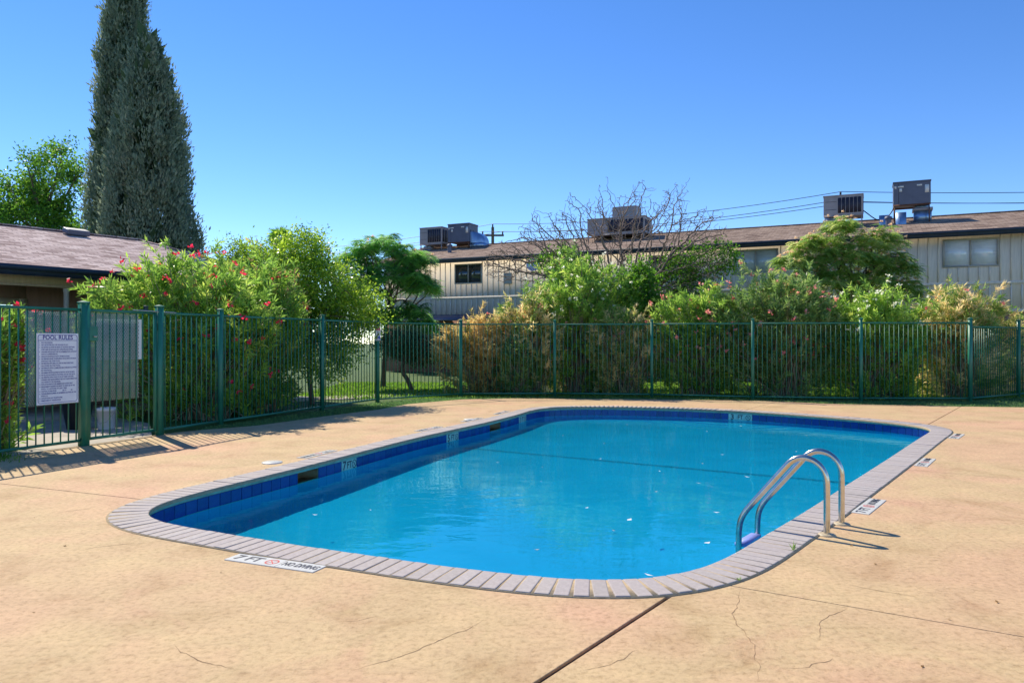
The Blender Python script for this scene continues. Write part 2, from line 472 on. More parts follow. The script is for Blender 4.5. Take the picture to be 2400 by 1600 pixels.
# ================================================================ POOL OUTLINE
OUT = [(-3.23, 6.44), (-3.13, 6.3), (-2.98, 6.16), (-2.86, 6.09), (-2.62, 5.96), (-2.3, 5.8), (-2.08, 5.69), (-1.74, 5.51), (-1.21, 5.27), (-0.59, 4.98), (-0.05, 4.76), (0.32, 4.645), (0.53, 4.61), (0.74, 4.61), (0.93, 4.65), (1.10, 4.735), (1.29, 4.885), (1.47, 5.08), (1.63, 5.28), (1.85, 5.57), (2.05, 5.83), (2.34, 6.19), (3.02, 7.09), (3.37, 7.56), (3.96, 8.34), (4.87, 9.55), (5.85, 10.87), (6.41, 11.62), (6.87, 12.21), (7.09, 12.54), (7.19, 12.85), (7.16, 13.22), (6.97, 13.67), (6.63, 14.17), (6.2, 14.66), (5.7, 15.17), (4.95, 15.80), (3.76, 16.46), (2.44, 16.83), (1.57, 16.90), (0.97, 16.78), (0.59, 16.46), (0.33, 15.85), (0.03, 14.89), (-0.54, 13.53), (-1.03, 12.5), (-1.46, 11.57), (-1.83, 10.64), (-2.22, 9.58), (-2.50, 8.84), (-2.67, 8.43), (-2.88, 7.91), (-3.06, 7.5), (-3.17, 7.2), (-3.24, 6.95), (-3.28, 6.77), (-3.28, 6.58)]
def resample(P, n):
    P = np.asarray(P, float); Q = np.vstack([P, P[:1]])
    d = np.linalg.norm(np.diff(Q, axis=0), axis=1); s = np.concatenate([[0], np.cumsum(d)])
    t = np.linspace(0, s[-1], n, endpoint=False)
    return np.column_stack([np.interp(t, s, Q[:, 0]), np.interp(t, s, Q[:, 1])])
def resample_open(P, step):
    P = np.asarray(P, float); d = np.linalg.norm(np.diff(P, axis=0), axis=1); s = np.concatenate([[0], np.cumsum(d)])
    t = np.linspace(0, s[-1], max(2, int(s[-1] / step) + 1))
    return np.column_stack([np.interp(t, s, P[:, 0]), np.interp(t, s, P[:, 1])])
LOOP = resample(OUT, 680)
for _ in range(60):
    LOOP = .5 * LOOP + .25 * (np.roll(LOOP, 1, 0) + np.roll(LOOP, -1, 0))
LOOP = resample(LOOP, 680)
def normals(P):
    t = np.roll(P, -1, 0) - np.roll(P, 1, 0); t /= np.linalg.norm(t, axis=1)[:, None]
    return np.column_stack([t[:, 1], -t[:, 0]])          # outward for a counter-clockwise loop
NRM = normals(LOOP)
def offs(d): return LOOP + NRM * d
PERIM = np.linalg.norm(np.roll(LOOP, -1, 0) - LOOP, axis=1).sum()
def nearest(p): return int(np.argmin(((LOOP - np.array(p)) ** 2).sum(1)))
SEG = PERIM / 680
def at_len(s):
    i = (s / SEG) % 680; k = int(i); f = i - k
    p = LOOP[k] * (1 - f) + LOOP[(k + 1) % 680] * f
    n = NRM[k] * (1 - f) + NRM[(k + 1) % 680] * f
    return p, n / np.linalg.norm(n)
WATER = -0.18

# ================================================================ GROUND
BRK = .285
ring_in = offs(BRK + .9)
ang = np.arctan2(ring_in[:, 1] - 11, ring_in[:, 0] - 2)
ring_out = np.column_stack([2 + 320 * np.cos(ang), 11 + 320 * np.sin(ang)])
V = np.vstack([np.column_stack([ring_in, np.full(680, -.035)]), np.column_stack([ring_out, np.full(680, -.035)])])
i = np.arange(680); j = (i + 1) % 680
lawn = link('lawn', npmesh('lawn', V, np.column_stack([i, i + 680, j + 680, j]), M_lawn))
tag(lawn, 'green lawn ground around the fenced pool', 'lawn', kind='structure')

# ================================================================ DECK
DECK_OUT = [(-11, 2.2), (-9.2, 4.0), (-7.4, 7.6), (-6.6, 9.52), (-6.17, 10.62), (-5.65, 11.86), (-5.42, 12.38), (-4.52, 13.19), (-3.72, 14.83), (-2.94, 16.2), (-2.46, 17.7), (-1.31, 19.06), (0, 19.44), (3.28, 19.16), (6.38, 18.6), (7.5, 17.75), (10.65, 16.95), (11.6, 16.8), (20, 15.4), (20, -5), (-11, -5)]
DECK_OUT = DECK_OUT[::-1]      # counter-clockwise order
DO = resample(DECK_OUT, 1500)
def hit_outer(p, d):
    """index of outer boundary point along the ray p + t d"""
    d = np.array(d, float); d /= np.linalg.norm(d); rel = DO - np.array(p)
    t = rel @ d; off_ = np.abs(rel[:, 0] * d[1] - rel[:, 1] * d[0])
    return int(np.argmin(np.where(t > 0, off_, 1e9)))
deck = empty('pool_deck')
tag(deck, 'tan textured concrete deck slabs around the pool', 'deck', kind='structure')
# joints: a point on the coping edge, a direction outward, half width of the gap
JN = [((-3.56, 7.09), (-1.83, .77), .006), ((.94, 4.36), (-.80, -1.09), .013), ((1.35, 4.57), (1.18, -.74), .004),
      ((4.63, 8.69), (.91, -.61), .005), ((7.69, 13.39), (2.77, 3.66), .007), ((5.07, 16.2), (.94, 1.42), .005), ((-.4, 15.0), (-1.9, 2.6), .004)]
OUTER = offs(BRK + .012)
J = []
for p, d, hw in JN:
    ii = int(np.argmin(((OUTER - np.array(p)) ** 2).sum(1)))
    J.append((ii, hit_outer(OUTER[ii], d), hw))
J.sort()
for a in range(len(J)):
    (i0, o0, h0), (i1, o1, h1) = J[a], J[(a + 1) % len(J)]
    ni = (i1 - i0) % 680; no = (o1 - o0) % 1500
    inn = [OUTER[(i0 + k) % 680] for k in range(ni + 1)]
    ou = [DO[(o0 + k) % 1500] for k in range(no + 1)]
    # move the joint edges apart
    def shift(pi, po, h, sgn):
        d = po - pi; d /= np.linalg.norm(d); nn = np.array([-d[1], d[0]]) * sgn * h
        return pi + nn, po + nn
    inn[0], ou[0] = shift(inn[0], ou[0], h0, 1)
    inn[-1], ou[-1] = shift(inn[-1], ou[-1], h1, -1)
    ou2 = [ou[0]] + ou[3:-3:3] + [ou[-1]]
    inn2 = [inn[0]] + inn[2:-1:2] + [inn[-1]]
    poly = list(ou2) + list(inn2[::-1])
    # ccw check
    A = sum(poly[k][0] * poly[(k + 1) % len(poly)][1] - poly[(k + 1) % len(poly)][0] * poly[k][1] for k in range(len(poly)))
    if A < 0: poly = poly[::-1]
    link('deck_slab', prism('deck_slab', poly, -.12, 0.0, M_deck, .004), deck)
    # filler in the joint
    pi, po = OUTER[i0], DO[o0]
    mb = MB(); dv = (po - pi) / np.linalg.norm(po - pi)
    mb.bar((*(pi + dv * .01), -.045), (*(po - dv * .05), -.045), 2 * h0 + .01, .06)
    mb.build('joint_filler', M_filler, deck)

# hairline cracks in the slabs, thin ribbons of dirt
CRACKS = [[(-1.664, 3.682), (-1.604, 3.576), (-1.496, 3.514), (-1.394, 3.452), (-1.275, 3.418)], [(-0.733, 3.4), (-0.609, 3.505), (-0.494, 3.616), (-0.395, 3.713), (-0.258, 3.86), (-0.154, 4.02)], [(0.323, 3.4), (0.463, 3.445), (0.533, 3.505), (0.555, 3.557), (0.613, 3.626)], [(1.377, 4.495), (1.307, 4.282), (1.218, 4.14), (1.169, 3.971), (1.187, 3.755), (1.148, 3.562), (1.139, 3.436), (1.093, 3.31)], [(1.223, 3.418), (1.297, 3.418), (1.399, 3.468), (1.518, 3.533)], [(1.556, 3.777), (1.645, 3.971), (1.702, 4.063), (1.88, 4.187)], [(-3.127, 5.303), (-3.012, 5.435), (-2.858, 5.503), (-2.709, 5.538)], [(-3.968, 6.514), (-3.839, 6.612), (-3.74, 6.748)], [(3.582, 7.019), (3.805, 6.836), (3.975, 6.774), (4.122, 6.818)], [(7.493, 12.62), (7.714, 12.5), (7.908, 12.324)], [(-0.913, 3.995), (-0.813, 4.02), (-0.738, 4.063)], [(-2.009, 16.204), (-1.529, 16.72), (-0.805, 17.617), (0.0, 18.357)], [(-4.719, 8.692), (-4.439, 8.929), (-4.448, 9.178)], [(-3.232, 7.251), (-3.175, 7.457), (-3.096, 7.631)], [(2.072, 4.589), (2.198, 4.472), (2.375, 4.375)]]
rng = np.random.default_rng(12)
for c_ in CRACKS:
    P = resample_open(c_, .035); n_ = len(P)
    if n_ > 3:
        t_ = np.gradient(P, axis=0); t_ /= np.linalg.norm(t_, axis=1)[:, None]; q_ = np.column_stack([-t_[:, 1], t_[:, 0]])
        wig = np.cumsum(rng.normal(0, .007, n_)); wig -= np.linspace(wig[0], wig[-1], n_)
        P = P + q_ * wig[:, None]
        wd = .0016 * np.clip(np.sin(np.linspace(.15, 3.0, n_)), .25, 1) * rng.uniform(.5, 1.5, n_) * (1 + .05 * np.linalg.norm(P, axis=1))
        V_ = np.stack([np.column_stack([P + q_ * wd[:, None], np.full(n_, .0012)]), np.column_stack([P - q_ * wd[:, None], np.full(n_, .0012)])], 1).reshape(-1, 3)
        k_ = np.arange(n_ - 1) * 2
        link('crack', npmesh('crack', V_, np.column_stack([k_, k_ + 2, k_ + 3, k_ + 1]), M_crack), deck)

# ================================================================ POOL
pool = empty('swimming_pool')
tag(pool, 'rounded pool basin with grey brick coping and blue tile band', 'swimming pool', kind='structure')
# mortar bed under the coping
def ring_band(d0, d1, z0, z1, zs=None):
    a, b = offs(d0), offs(d1)
    Vv = np.vstack([np.column_stack([a, np.full(680, z0)]), np.column_stack([a, np.full(680, z1)]), np.column_stack([b, np.full(680, z1)]), np.column_stack([b, np.full(680, z0)])])
    Ff = []
    for k in range(3):
        Ff.append(np.column_stack([i + k * 680, j + k * 680, j + (k + 1) * 680, i + (k + 1) * 680]))
    return Vv, np.vstack(Ff)
Vv, Ff = ring_band(-.0262, BRK + .016, -.0285, .0055)
link('mortar_bed', npmesh('mortar_bed', Vv, Ff, M_mortar), pool)
# coping bricks
rng = np.random.default_rng(5)
variants = []
for k in range(4):
    wd = [.0935, .094, .0925, .0945][k]
    variants.append(bevel_box('coping_brick', wd, BRK + .025, .040, .007, M_brick, 0, (BRK - .025) / 2, -.010, 2))
NB = 337
br = []
for k in range(NB):
    p, n_ = at_len((k + .5) * PERIM / NB)
    d_ = np.linalg.norm(p)
    br.append((d_, p, n_))
order = sorted(range(NB), key=lambda q: br[q][0])
near_set = set(order[:300])
far_mb = MB()
for k in range(NB):
    d_, p, n_ = br[k]
    ang_ = math.atan2(n_[1], n_[0]) - math.pi / 2 + rng.normal(0, .008)
    zz = rng.normal(0, .0012)
    if k in near_set:
        o = link('coping_brick', variants[k % 4], pool, (p[0], p[1], zz), ang_)
        o.rotation_euler = (rng.normal(0, .004), rng.normal(0, .006), ang_)
    else:
        t_ = np.array([-n_[1], n_[0], 0]); nn = np.array([n_[0], n_[1], 0])
        c_ = np.array([p[0], p[1], 0]) + nn * (BRK - .025) / 2 + np.array([0, 0, -.010 + zz])
        far_mb.obox(c_, t_ * .047, nn * (BRK + .025) / 2, np.array([0, 0, .020]))
o = far_mb.build('far_coping_bricks', M_brick, pool); o['kind'] = 'stuff'

# depth profile and shell
AX0 = np.array([-1.0, 6.2]); AX1 = np.array([3.8, 15.4]); AXD = AX1 - AX0; AXL = np.linalg.norm(AXD); AXD /= AXL
def floor_z(p):
    t = ((np.asarray(p) - AX0) @ AXD) / AXL
    return np.interp(t, [-.1, .30, .62, 1.1], [-.84, -.82, -.74, -.68])
# skimmer mouths (ranges along the loop)
SK = []
for a_, b_ in (((-2.55, 8.78), (-2.36, 9.17)), ((-.48, 13.85), (-.26, 14.28))):
    ia, ib = sorted((nearest(a_), nearest(b_))); SK.append((ia, ib))
def in_sk(k): return any(a_ <= k < b_ for a_, b_ in SK)
wallv = []; wallf = []
zt = [-.02, -.060, -.19, -.247]
P0_ = offs(0.0)
VV = np.vstack([np.column_stack([P0_, np.full(680, z)]) for z in zt])
FF = []
for lev in range(3):
    for k in range(680):
        if lev == 1 and in_sk(k): continue
        k2 = (k + 1) % 680
        FF.append((lev * 680 + k, lev * 680 + k2, (lev + 1) * 680 + k2, (lev + 1) * 680 + k))
link('upper_wall', npmesh('upper_wall', VV, np.array(FF), M_grout), pool)
# basin: wall down with a coved edge, then the floor
cen = LOOP.mean(0)
rings = []
rings.append(np.column_stack([P0_, np.full(680, -.246)]))
fz = floor_z(P0_)
rings.append(np.column_stack([P0_, fz + .20]))
rings.append(np.column_stack([offs(-.06), fz + .08]))
rings.append(np.column_stack([offs(-.18), fz + .03]))
rings.append(np.column_stack([offs(-.34), floor_z(offs(-.34))]))
for s_ in (.78, .58, .38, .18, .0004):
    q = cen + (offs(-.34) - cen) * s_; rings.append(np.column_stack([q, floor_z(q)]))
VV = np.vstack(rings); FF = np.vstack([np.column_stack([i + k * 680, j + k * 680, j + (k + 1) * 680, i + (k + 1) * 680]) for k in range(len(rings) - 1)])
me = npmesh('basin', VV, FF, M_plaster, None, True)
link('basin', me, pool)
# skimmer recesses
for a_, b_ in SK:
    mb = MB()
    pa, pb = P0_[a_], P0_[b_]; na = NRM[(a_ + b_) // 2] * .22
    q = [pa, pb, pb + na, pa + na]
    v = [(*p_, z_) for z_ in (-.19, -.060) for p_ in q]
    mb.add(v, [(0, 1, 2, 3), (4, 7, 6, 5), (1, 2, 6, 5), (2, 3, 7, 6), (3, 0, 4, 7)])
    mb.build('skimmer_mouth', M_pipe, pool)
# wall tiles, one each
TW = .155
NT = int(PERIM / TW)
tile_me = bevel_box('wall_tile', .148, .012, .148, .003, M_tile, 0, 0, 0, 1)
WM = [((-2.23, 9.65), (-2.03, 9.96), '7'), ((-1.11, 12.37), (-.93, 12.72), '5'), ((.12, 15.22), (.30, 15.70), '3'), ((4.64, 15.95), (5.09, 15.74), '3')]
skip = [tuple(sorted((nearest(a_), nearest(b_)))) for a_, b_, _ in WM] + SK
skip.sort(); tile_s = []
for q in range(len(skip)):
    e0 = skip[q][1] * SEG; e1 = skip[(q + 1) % len(skip)][0] * SEG
    if e1 < e0: e1 += PERIM
    m_ = max(1, int(round((e1 - e0) / TW)))
    tile_s += [(e0 + (e1 - e0) * (k + .5) / m_, (e1 - e0) / m_) for k in range(m_)]
for s_, w_ in tile_s:
    p, n_ = at_len(s_)
    o = link('wall_tile', tile_me, pool, (p[0] - n_[0] * .006, p[1] - n_[1] * .006, -.132), math.atan2(n_[1], n_[0]) - math.pi / 2)
    o.scale = ((w_ - .007) / .148, 1, 1)

# --- lettering helper
def text_mesh(body, size, mat, ext=.0006, align='CENTER', xs=1.0, bold=.02):
    cu = bpy.data.curves.new('lettering', 'FONT'); cu.body = body; cu.offset = bold * size; cu.size = size; cu.extrude = ext
    cu.align_x = align; cu.align_y = 'CENTER'; cu.resolution_u = 3
    ob = bpy.data.objects.new('lettering', cu)
    me_ = bpy.data.meshes.new_from_object(ob)
    bpy.data.objects.remove(ob); bpy.data.curves.remove(cu)
    if xs != 1.0:
        for v_ in me_.vertices: v_.co.x *= xs
    me_.materials.clear(); me_.materials.append(mat); me_.name = 'lettering'
    return me_
def no_dive_mesh(r, mat):
    mb = MB(); k = 24
    V_ = []
    for q in range(k):
        t = 2 * math.pi * q / k
        for rr in (r, r * .80): V_.append((rr * math.cos(t), rr * math.sin(t), 0))
    mb.add(V_, [(2 * q, (2 * q + 2) % (2 * k), (2 * q + 3) % (2 * k), 2 * q + 1) for q in range(k)])
    for sx in (1, -1):
        d_ = np.array((sx * .62, .62 if sx < 0 else .62, 0)) * r; nn = np.array((-d_[1], d_[0], 0)); nn = nn / np.linalg.norm(nn) * r * (.09 if sx < 0 else .05)
        z_ = np.array((0, 0, .0004 * (1 if sx < 0 else 2)))
        mb.add([-d_ - nn + z_, d_ - nn + z_, d_ + nn + z_, -d_ + nn + z_], [(0, 1, 2, 3)])
    return mb.mesh('no_diving_symbol', mat)

# wall depth markers: three pale tiles with figures
for a_, b_, ch in WM:
    ia, ib = sorted((nearest(a_), nearest(b_)))
    for q in range(3):
        f_ = ia + (ib - ia) * (q + .5) / 3.0
        p, n_ = at_len(f_ * SEG)
        wdt = (ib - ia) * SEG / 3.0
        # the loop runs counter-clockwise: seen from inside the pool, left to right is against it
        what = [('⊘'), 'FT', ch][q]
        rz = math.atan2(n_[1], n_[0]) - math.pi / 2
        o = link('marker_tile', bevel_box('marker_tile', wdt - .004, .012, .148, .003, M_mint, 0, 0, 0, 1), pool, (p[0] - n_[0] * .006, p[1] - n_[1] * .006, -.132), rz)
        if what == '⊘': lm = no_dive_mesh(.055, M_black)
        else: lm = text_mesh(what, .155 if what != 'FT' else .125, M_black, .0004, 'CENTER', 1.05 if what != 'FT' else .85)
        lo = link('lettering', lm, o)
        # text plane x right, y up, normal to the pool side (local -y)
        lo.matrix_local = Matrix(((1, 0, 0, 0), (0, 0, -1, -.0070), (0, 1, 0, .006), (0, 0, 0, 1)))

# dark line across the floor at the break of slope, and up the walls
li = nearest((-1.03, 12.5)); ri = nearest((4.6, 9.2))
A_, B_ = P0_[li], P0_[ri]
pts = np.array([A_ + (B_ - A_) * t for t in np.linspace(.035, .965, 24)])
d_ = (B_ - A_) / np.linalg.norm(B_ - A_); nn = np.array([-d_[1], d_[0]]) * .05
V_ = []; 
for p in pts:
    for s_ in (-1, 1): V_.append((*(p + nn * s_), floor_z(p) + .012))
F_ = [(2 * k, 2 * k + 1, 2 * k + 3, 2 * k + 2) for k in range(23)]
mb = MB(); mb.add(V_, F_)
for P_, sg in ((A_, 1), (B_, -1)):
    q = P_ + d_ * .014 * sg
    z0 = floor_z(P_) + .2
    tt = np.array([-NRM[li][1], NRM[li][0]]) if sg == 1 else np.array([-NRM[ri][1], NRM[ri][0]])
    mb.add([(*(q - tt * .075), z0), (*(q + tt * .075), z0), (*(q + tt * .075), -.26), (*(q - tt * .075), -.26)], [(0, 1, 2, 3)])
mb.build('safety_line', M_stripe, pool)

# water surface
Wp = offs(.004)
bm = bmesh.new(); bm.faces.new([bm.verts.new((p[0], p[1], WATER)) for p in Wp[::2]]); bmesh.ops.triangulate(bm, faces=bm.faces)
wm = bpy.data.meshes.new('pool_water'); bm.to_mesh(wm); bm.free(); wm.materials.append(M_water)
for p in wm.polygons: p.use_smooth = True
water = link('pool_water', wm)
water.cycles.is_caustics_caster = True
for o in pool.children: o.cycles.is_caustics_receiver = o.name.split('.')[0] in ('basin', 'safety_line', 'upper_wall', 'wall_tile')
tag(water, 'clear turquoise pool water with soft ripples', 'water', kind='structure')

# ---- deck depth markers
def deck_marker(c, right, up, L_, Wd, txt, red=True):
    """c centre, right = reading direction, up = towards the pool"""
    rz = math.atan2(right[1], right[0])
    o = link('depth_marker', bevel_box('depth_marker', L_, Wd, .012, .002, M_white, 0, 0, .0, 1), deck, (c[0], c[1], .0005), rz)
    zt_ = .0072
    a = link('lettering', text_mesh(txt, Wd * .80, M_black, .0004, 'CENTER', 1.1), o, (-L_ * .41, -.0, zt_))
    b_ = link('lettering', text_mesh('FT', Wd * .80, M_black, .0004, 'CENTER', 1.0), o, (-L_ * .235, -.0, zt_))
    link('lettering', no_dive_mesh(Wd * .33, M_red), o, (-L_ * .03, 0, zt_))
    link('lettering', text_mesh('NO DIVING', Wd * .62, M_black, .0004, 'CENTER', .58), o, (L_ * .29, 0, zt_))
    mb = MB(); mb.box(L_ * .075, L_ * .078, -Wd * .49, Wd * .49, .0062, .0066); mb.build('tile_joint', M_filler, o)
deck_marker((-1.60, 5.035), (.68, -.285), None, .74, .15, '7')
deck_marker((3.235, 6.76), (.44, .575), None, .72, .145, '7')
deck_marker((5.09, 9.20), (.44, .59), None, .72, .145, '5')
deck_marker((6.97, 11.71), (.41, .52), None, .68, .145, '3')
def left_marker(q, txt):
    k = nearest(q); p = LOOP[k] + NRM[k] * (BRK + .14); t = np.array([-NRM[k][1], NRM[k][0]])
    deck_marker(p, t, None, .72, .15, txt)
left_marker((-2.2, 9.75), '7'); left_marker((-1.05, 12.5), '5'); left_marker((-.40, 14.0), '5'); left_marker((.15, 15.4), '3')
# skimmer lid
mb = MB(); mb.lathe([(0, .012), (.118, .012), (.125, .006), (.125, -.004)], k=28); mb.build('skimmer_lid', M_white, deck, True, (-2.95, 9.18, 0))
mb = MB(); mb.lathe([(0, .012), (.118, .012), (.125, .006), (.125, -.004)], k=28); mb.build('skimmer_lid', M_white, deck, True, (-.80, 14.2, 0))

# ================================================================ LADDER
lad = empty('pool_ladder', (2.43, 5.762, 0))
tag(lad, 'stainless steel pool ladder with two curved handrails', 'pool ladder')
rd = np.array([-.88, .47]); rd /= np.linalg.norm(rd)
prof = [(0, -.05), (0, .36), (.004, .43), (.022, .49), (.058, .54), (.11, .575), (.17, .588), (.225, .575), (.268, .545), (.30, .505), (.575, .165), (.615, .11), (.648, .045), (.662, -.03), (.665, -.2), (.665, -.95)]
def fillet(pts, it=2):
    for _ in range(it):
        q = [pts[0]]
        for a_, b_ in zip(pts[:-1], pts[1:]):
            a_, b_ = np.array(a_), np.array(b_); q += [a_ * .75 + b_ * .25, a_ * .25 + b_ * .75]
        q.append(pts[-1]); pts = q
    return pts
sep = np.array([.265, .344])
pr = fillet(prof, 2)
for k in range(2):
    mb = MB(); mb.tube([(rd[0] * r_ + sep[0] * k, rd[1] * r_ + sep[1] * k, z_) for r_, z_ in pr], .0245, 14)
    mb.build('handrail', M_steel, lad, True)
    mb = MB(); mb.lathe([(.0, .016), (.045, .016), (.062, .010), (.068, .002), (.068, -.004)], (sep[0] * k, sep[1] * k, 0), 24)
    mb.build('cover_plate', M_plate, lad, True)
for zz in (-.165, -.45, -.72):
    mb = MB(); c_ = rd * .665
    a_ = np.array([*(c_ + sep * .06), zz]); b_ = np.array([*(c_ + sep * .94), zz])
    mb.bar(a_, b_, .085, .028); mb.build('step', M_step, lad)

# ================================================================ FENCE
PST = [(-8.2, 5.72), (-7.12, 8.30), (-6.12, 10.67), (-5.61, 11.88), (-5.15, 13.19), (-4.08, 16.05), (-3.27, 18.15), (-1.37, 19.95), (1.15, 20.12), (3.70, 19.76), (6.10, 18.92), (8.62, 18.45), (11.3, 18.42), (13.5, 19.9), (15.6, 21.3)]
fence = empty('metal_fence', (-4.08, 16.05, 0))
tag(fence, 'dark green metal picket fence around the pool deck', 'fence')
FO = np.array([-4.08, 16.05])
def post_mesh(wd, h):
    mb = MB(); mb.box(-wd / 2, wd / 2, -wd / 2, wd / 2, -.12, h)
    c = wd / 2 + .008
    mb.box(-c, c, -c, c, h - .012, h + .012)
    mb.add([(-c, -c, h + .012), (c, -c, h + .012), (c, c, h + .012), (-c, c, h + .012), (0, 0, h + .03)], [(0, 1, 4), (1, 2, 4), (2, 3, 4), (3, 0, 4)])
    return mb.mesh('post', M_green)
pm = {}
picket_me = {}
def picket(h0, h1):
    key = (round(h0, 3), round(h1, 3))
    if key not in picket_me:
        mb = MB(); mb.box(-.0068, .0068, -.0068, .0068, h0, h1); picket_me[key] = mb.mesh('picket', M_green)
    return picket_me[key]
for k, p in enumerate(PST):
    wd = .105 if k == 2 else (.09 if k == 3 else .072); h = 2.04
    a = PST[max(0, k - 1)]; b = PST[min(len(PST) - 1, k + 1)]
    if (wd, h) not in pm: pm[(wd, h)] = post_mesh(wd, h)
    link('post', pm[(wd, h)], fence, (p[0] - FO[0], p[1] - FO[1], 0), math.atan2(b[1] - a[1], b[0] - a[0]))
FT = 1.955; FB = .10
def panel(p, q, parent, origin, ft=FT, fb=FB, sp=.118):
    p = np.array(p); q = np.array(q); d = q - p; L_ = np.linalg.norm(d); d /= L_
    a = math.atan2(d[1], d[0])
    for nm, z in (('top_rail', ft), ('bottom_rail', fb)):
        mb = MB(); mb.box(.03, L_ - .03, -.018, .018, z - .036, z); mb.build(nm, M_green, parent, False, (p[0] - origin[0], p[1] - origin[1], 0), a)
    n_ = int(round(L_ / sp)) - 1
    for m_ in range(1, n_ + 1):
        c = p + d * (L_ * m_ / (n_ + 1))
        link('picket', picket(fb + .001, ft - .037), parent, (c[0] - origin[0], c[1] - origin[1], 0), a)
for k in range(len(PST) - 1):
    if k == 2: continue
    panel(PST[k], PST[k + 1], fence, FO, FT if k < 12 else 1.86)

# expanded metal screen
def lattice(L_, z0, z1, pitch=.030, wd=.012):
    mb = MB(); H_ = z1 - z0
    for sgn in (1, -1):
        slope = 1.9
        c = -H_ / slope if sgn == 1 else 0.0
        end = L_ if sgn == 1 else L_ + H_ / slope
        while c < end:
            # line x = c + sgn*(z-z0)/slope
            za, zb = 0.0, H_
            xa, xb = c, c + sgn * H_ / slope
            # clip to 0..L
            def clip(x0, zq0, x1, zq1):
                if x0 > x1: x0, zq0, x1, zq1 = x1, zq1, x0, zq0
                if x1 <= 0 or x0 >= L_: return None
                if x0 < 0: zq0 += (0 - x0) / (x1 - x0) * (zq1 - zq0); x0 = 0
                if x1 > L_: zq1 = zq0 + (L_ - x0) / (x1 - x0) * (zq1 - zq0); x1 = L_
                return x0, zq0, x1, zq1
            r_ = clip(xa, za, xb, zb)
            if r_ and abs(r_[3] - r_[1]) > .01:
                x0, q0, x1, q1 = r_
                mb.bar((x0, .0016 * sgn, z0 + q0), (x1, .0016 * sgn, z0 + q1), .003, wd, (0, 1, 0)) if False else mb.obox(((x0 + x1) / 2, .0016 * sgn, z0 + (q0 + q1) / 2), ((x1 - x0) / 2, 0, (q1 - q0) / 2), np.array((-(q1 - q0), 0, (x1 - x0))) / math.hypot(x1 - x0, q1 - q0) * wd / 2, (0, .0014, 0))
            c += pitch
    return mb.mesh('mesh_screen', M_greenlite)
# screen on the fence panel left of the gate
pa = np.array(PST[2]); pb = np.array(PST[1]); d = (pb - pa) / np.linalg.norm(pb - pa); a_l = math.atan2(-d[1], -d[0])
nrm_out = np.array([-.9215, .388])          # away from the pool
q = pa + d * .84 + nrm_out * .016
link('mesh_screen', lattice(.80, .62, 1.90), fence, (q[0] - FO[0], q[1] - FO[1], 0), a_l)

# ---- gate
g0 = np.array(PST[2]); g1 = np.array(PST[3]); gd = (g1 - g0); GL = np.linalg.norm(gd); gd /= GL; ga = math.atan2(gd[1], gd[0])
gate = empty('pool_gate', (g0[0], g0[1], 0), ga)
tag(gate, 'green metal pool gate with mesh screen and lock box', 'gate')
x0, x1 = .075, GL - .085
mb = MB(); mb.box(x0 - .02, x0 + .02, -.02, .02, FB - .03, FT + .002); mb.build('stile', M_green, gate)
mb = MB(); mb.box(x1 - .02, x1 + .02, -.02, .02, FB - .03, FT + .002); mb.build('stile', M_green, gate)
for nm, z in (('top_rail', FT), ('bottom_rail', FB + .01)):
    mb = MB(); mb.box(x0 + .02, x1 - .02, -.019, .019, z - .04, z); mb.build(nm, M_green, gate)
for k in range(1, 10):
    link('picket', picket(FB + .011, FT - .041), gate, (x0 + (x1 - x0) * k / 10, 0, 0))
link('mesh_screen', lattice(.84, .62, 1.905), gate, (x0 + .02, .015, 0))
link('lock_box', bevel_box('lock_box', .15, .06, .21, .006, M_green, 0, 0, 0), gate, (.12, -.012, 1.60))
mb = MB(); mb.tube([(.115, -.05, 1.56), (.115, -.075, 1.56), (.145, -.078, 1.56)], .009, 8); mb.build('handle', M_steel, gate, True)
for z in (.45, 1.72):
    mb = MB(); mb.tube([(GL - .055, 0, z - .06), (GL - .055, 0, z + .06)], .012, 8); mb.box(GL - .085, GL - .03, -.006, .006, z - .035, z + .035)
    mb.build('hinge', M_sign_dk, gate)
mb = MB(); mb.tube([(GL - .52, -.03, FT + .012), (GL - .12, -.035, FT + .004), (GL + .30, -.03, FT - .004)], .009, 6); mb.build('closer_arm', M_steel, gate, True)
link('closer_body', bevel_box('closer_body', .06, .045, .09, .008, M_sign_dk), gate, (GL - .23, .03, FT + .046))

# white blank board fixed behind the gate mesh
wb = link('white_notice_board', bevel_box('white_notice_board', .78, .006, .62, .003, M_boardwhite, 0, 0, 0, 1))
bc = g0 + gd * (x0 + .56) + nrm_out * .055
wb.location = (bc[0], bc[1], 1.52); wb.rotation_euler = (0, 0, ga)
tag(wb, 'blank white board seen from behind through the gate mesh', 'board')

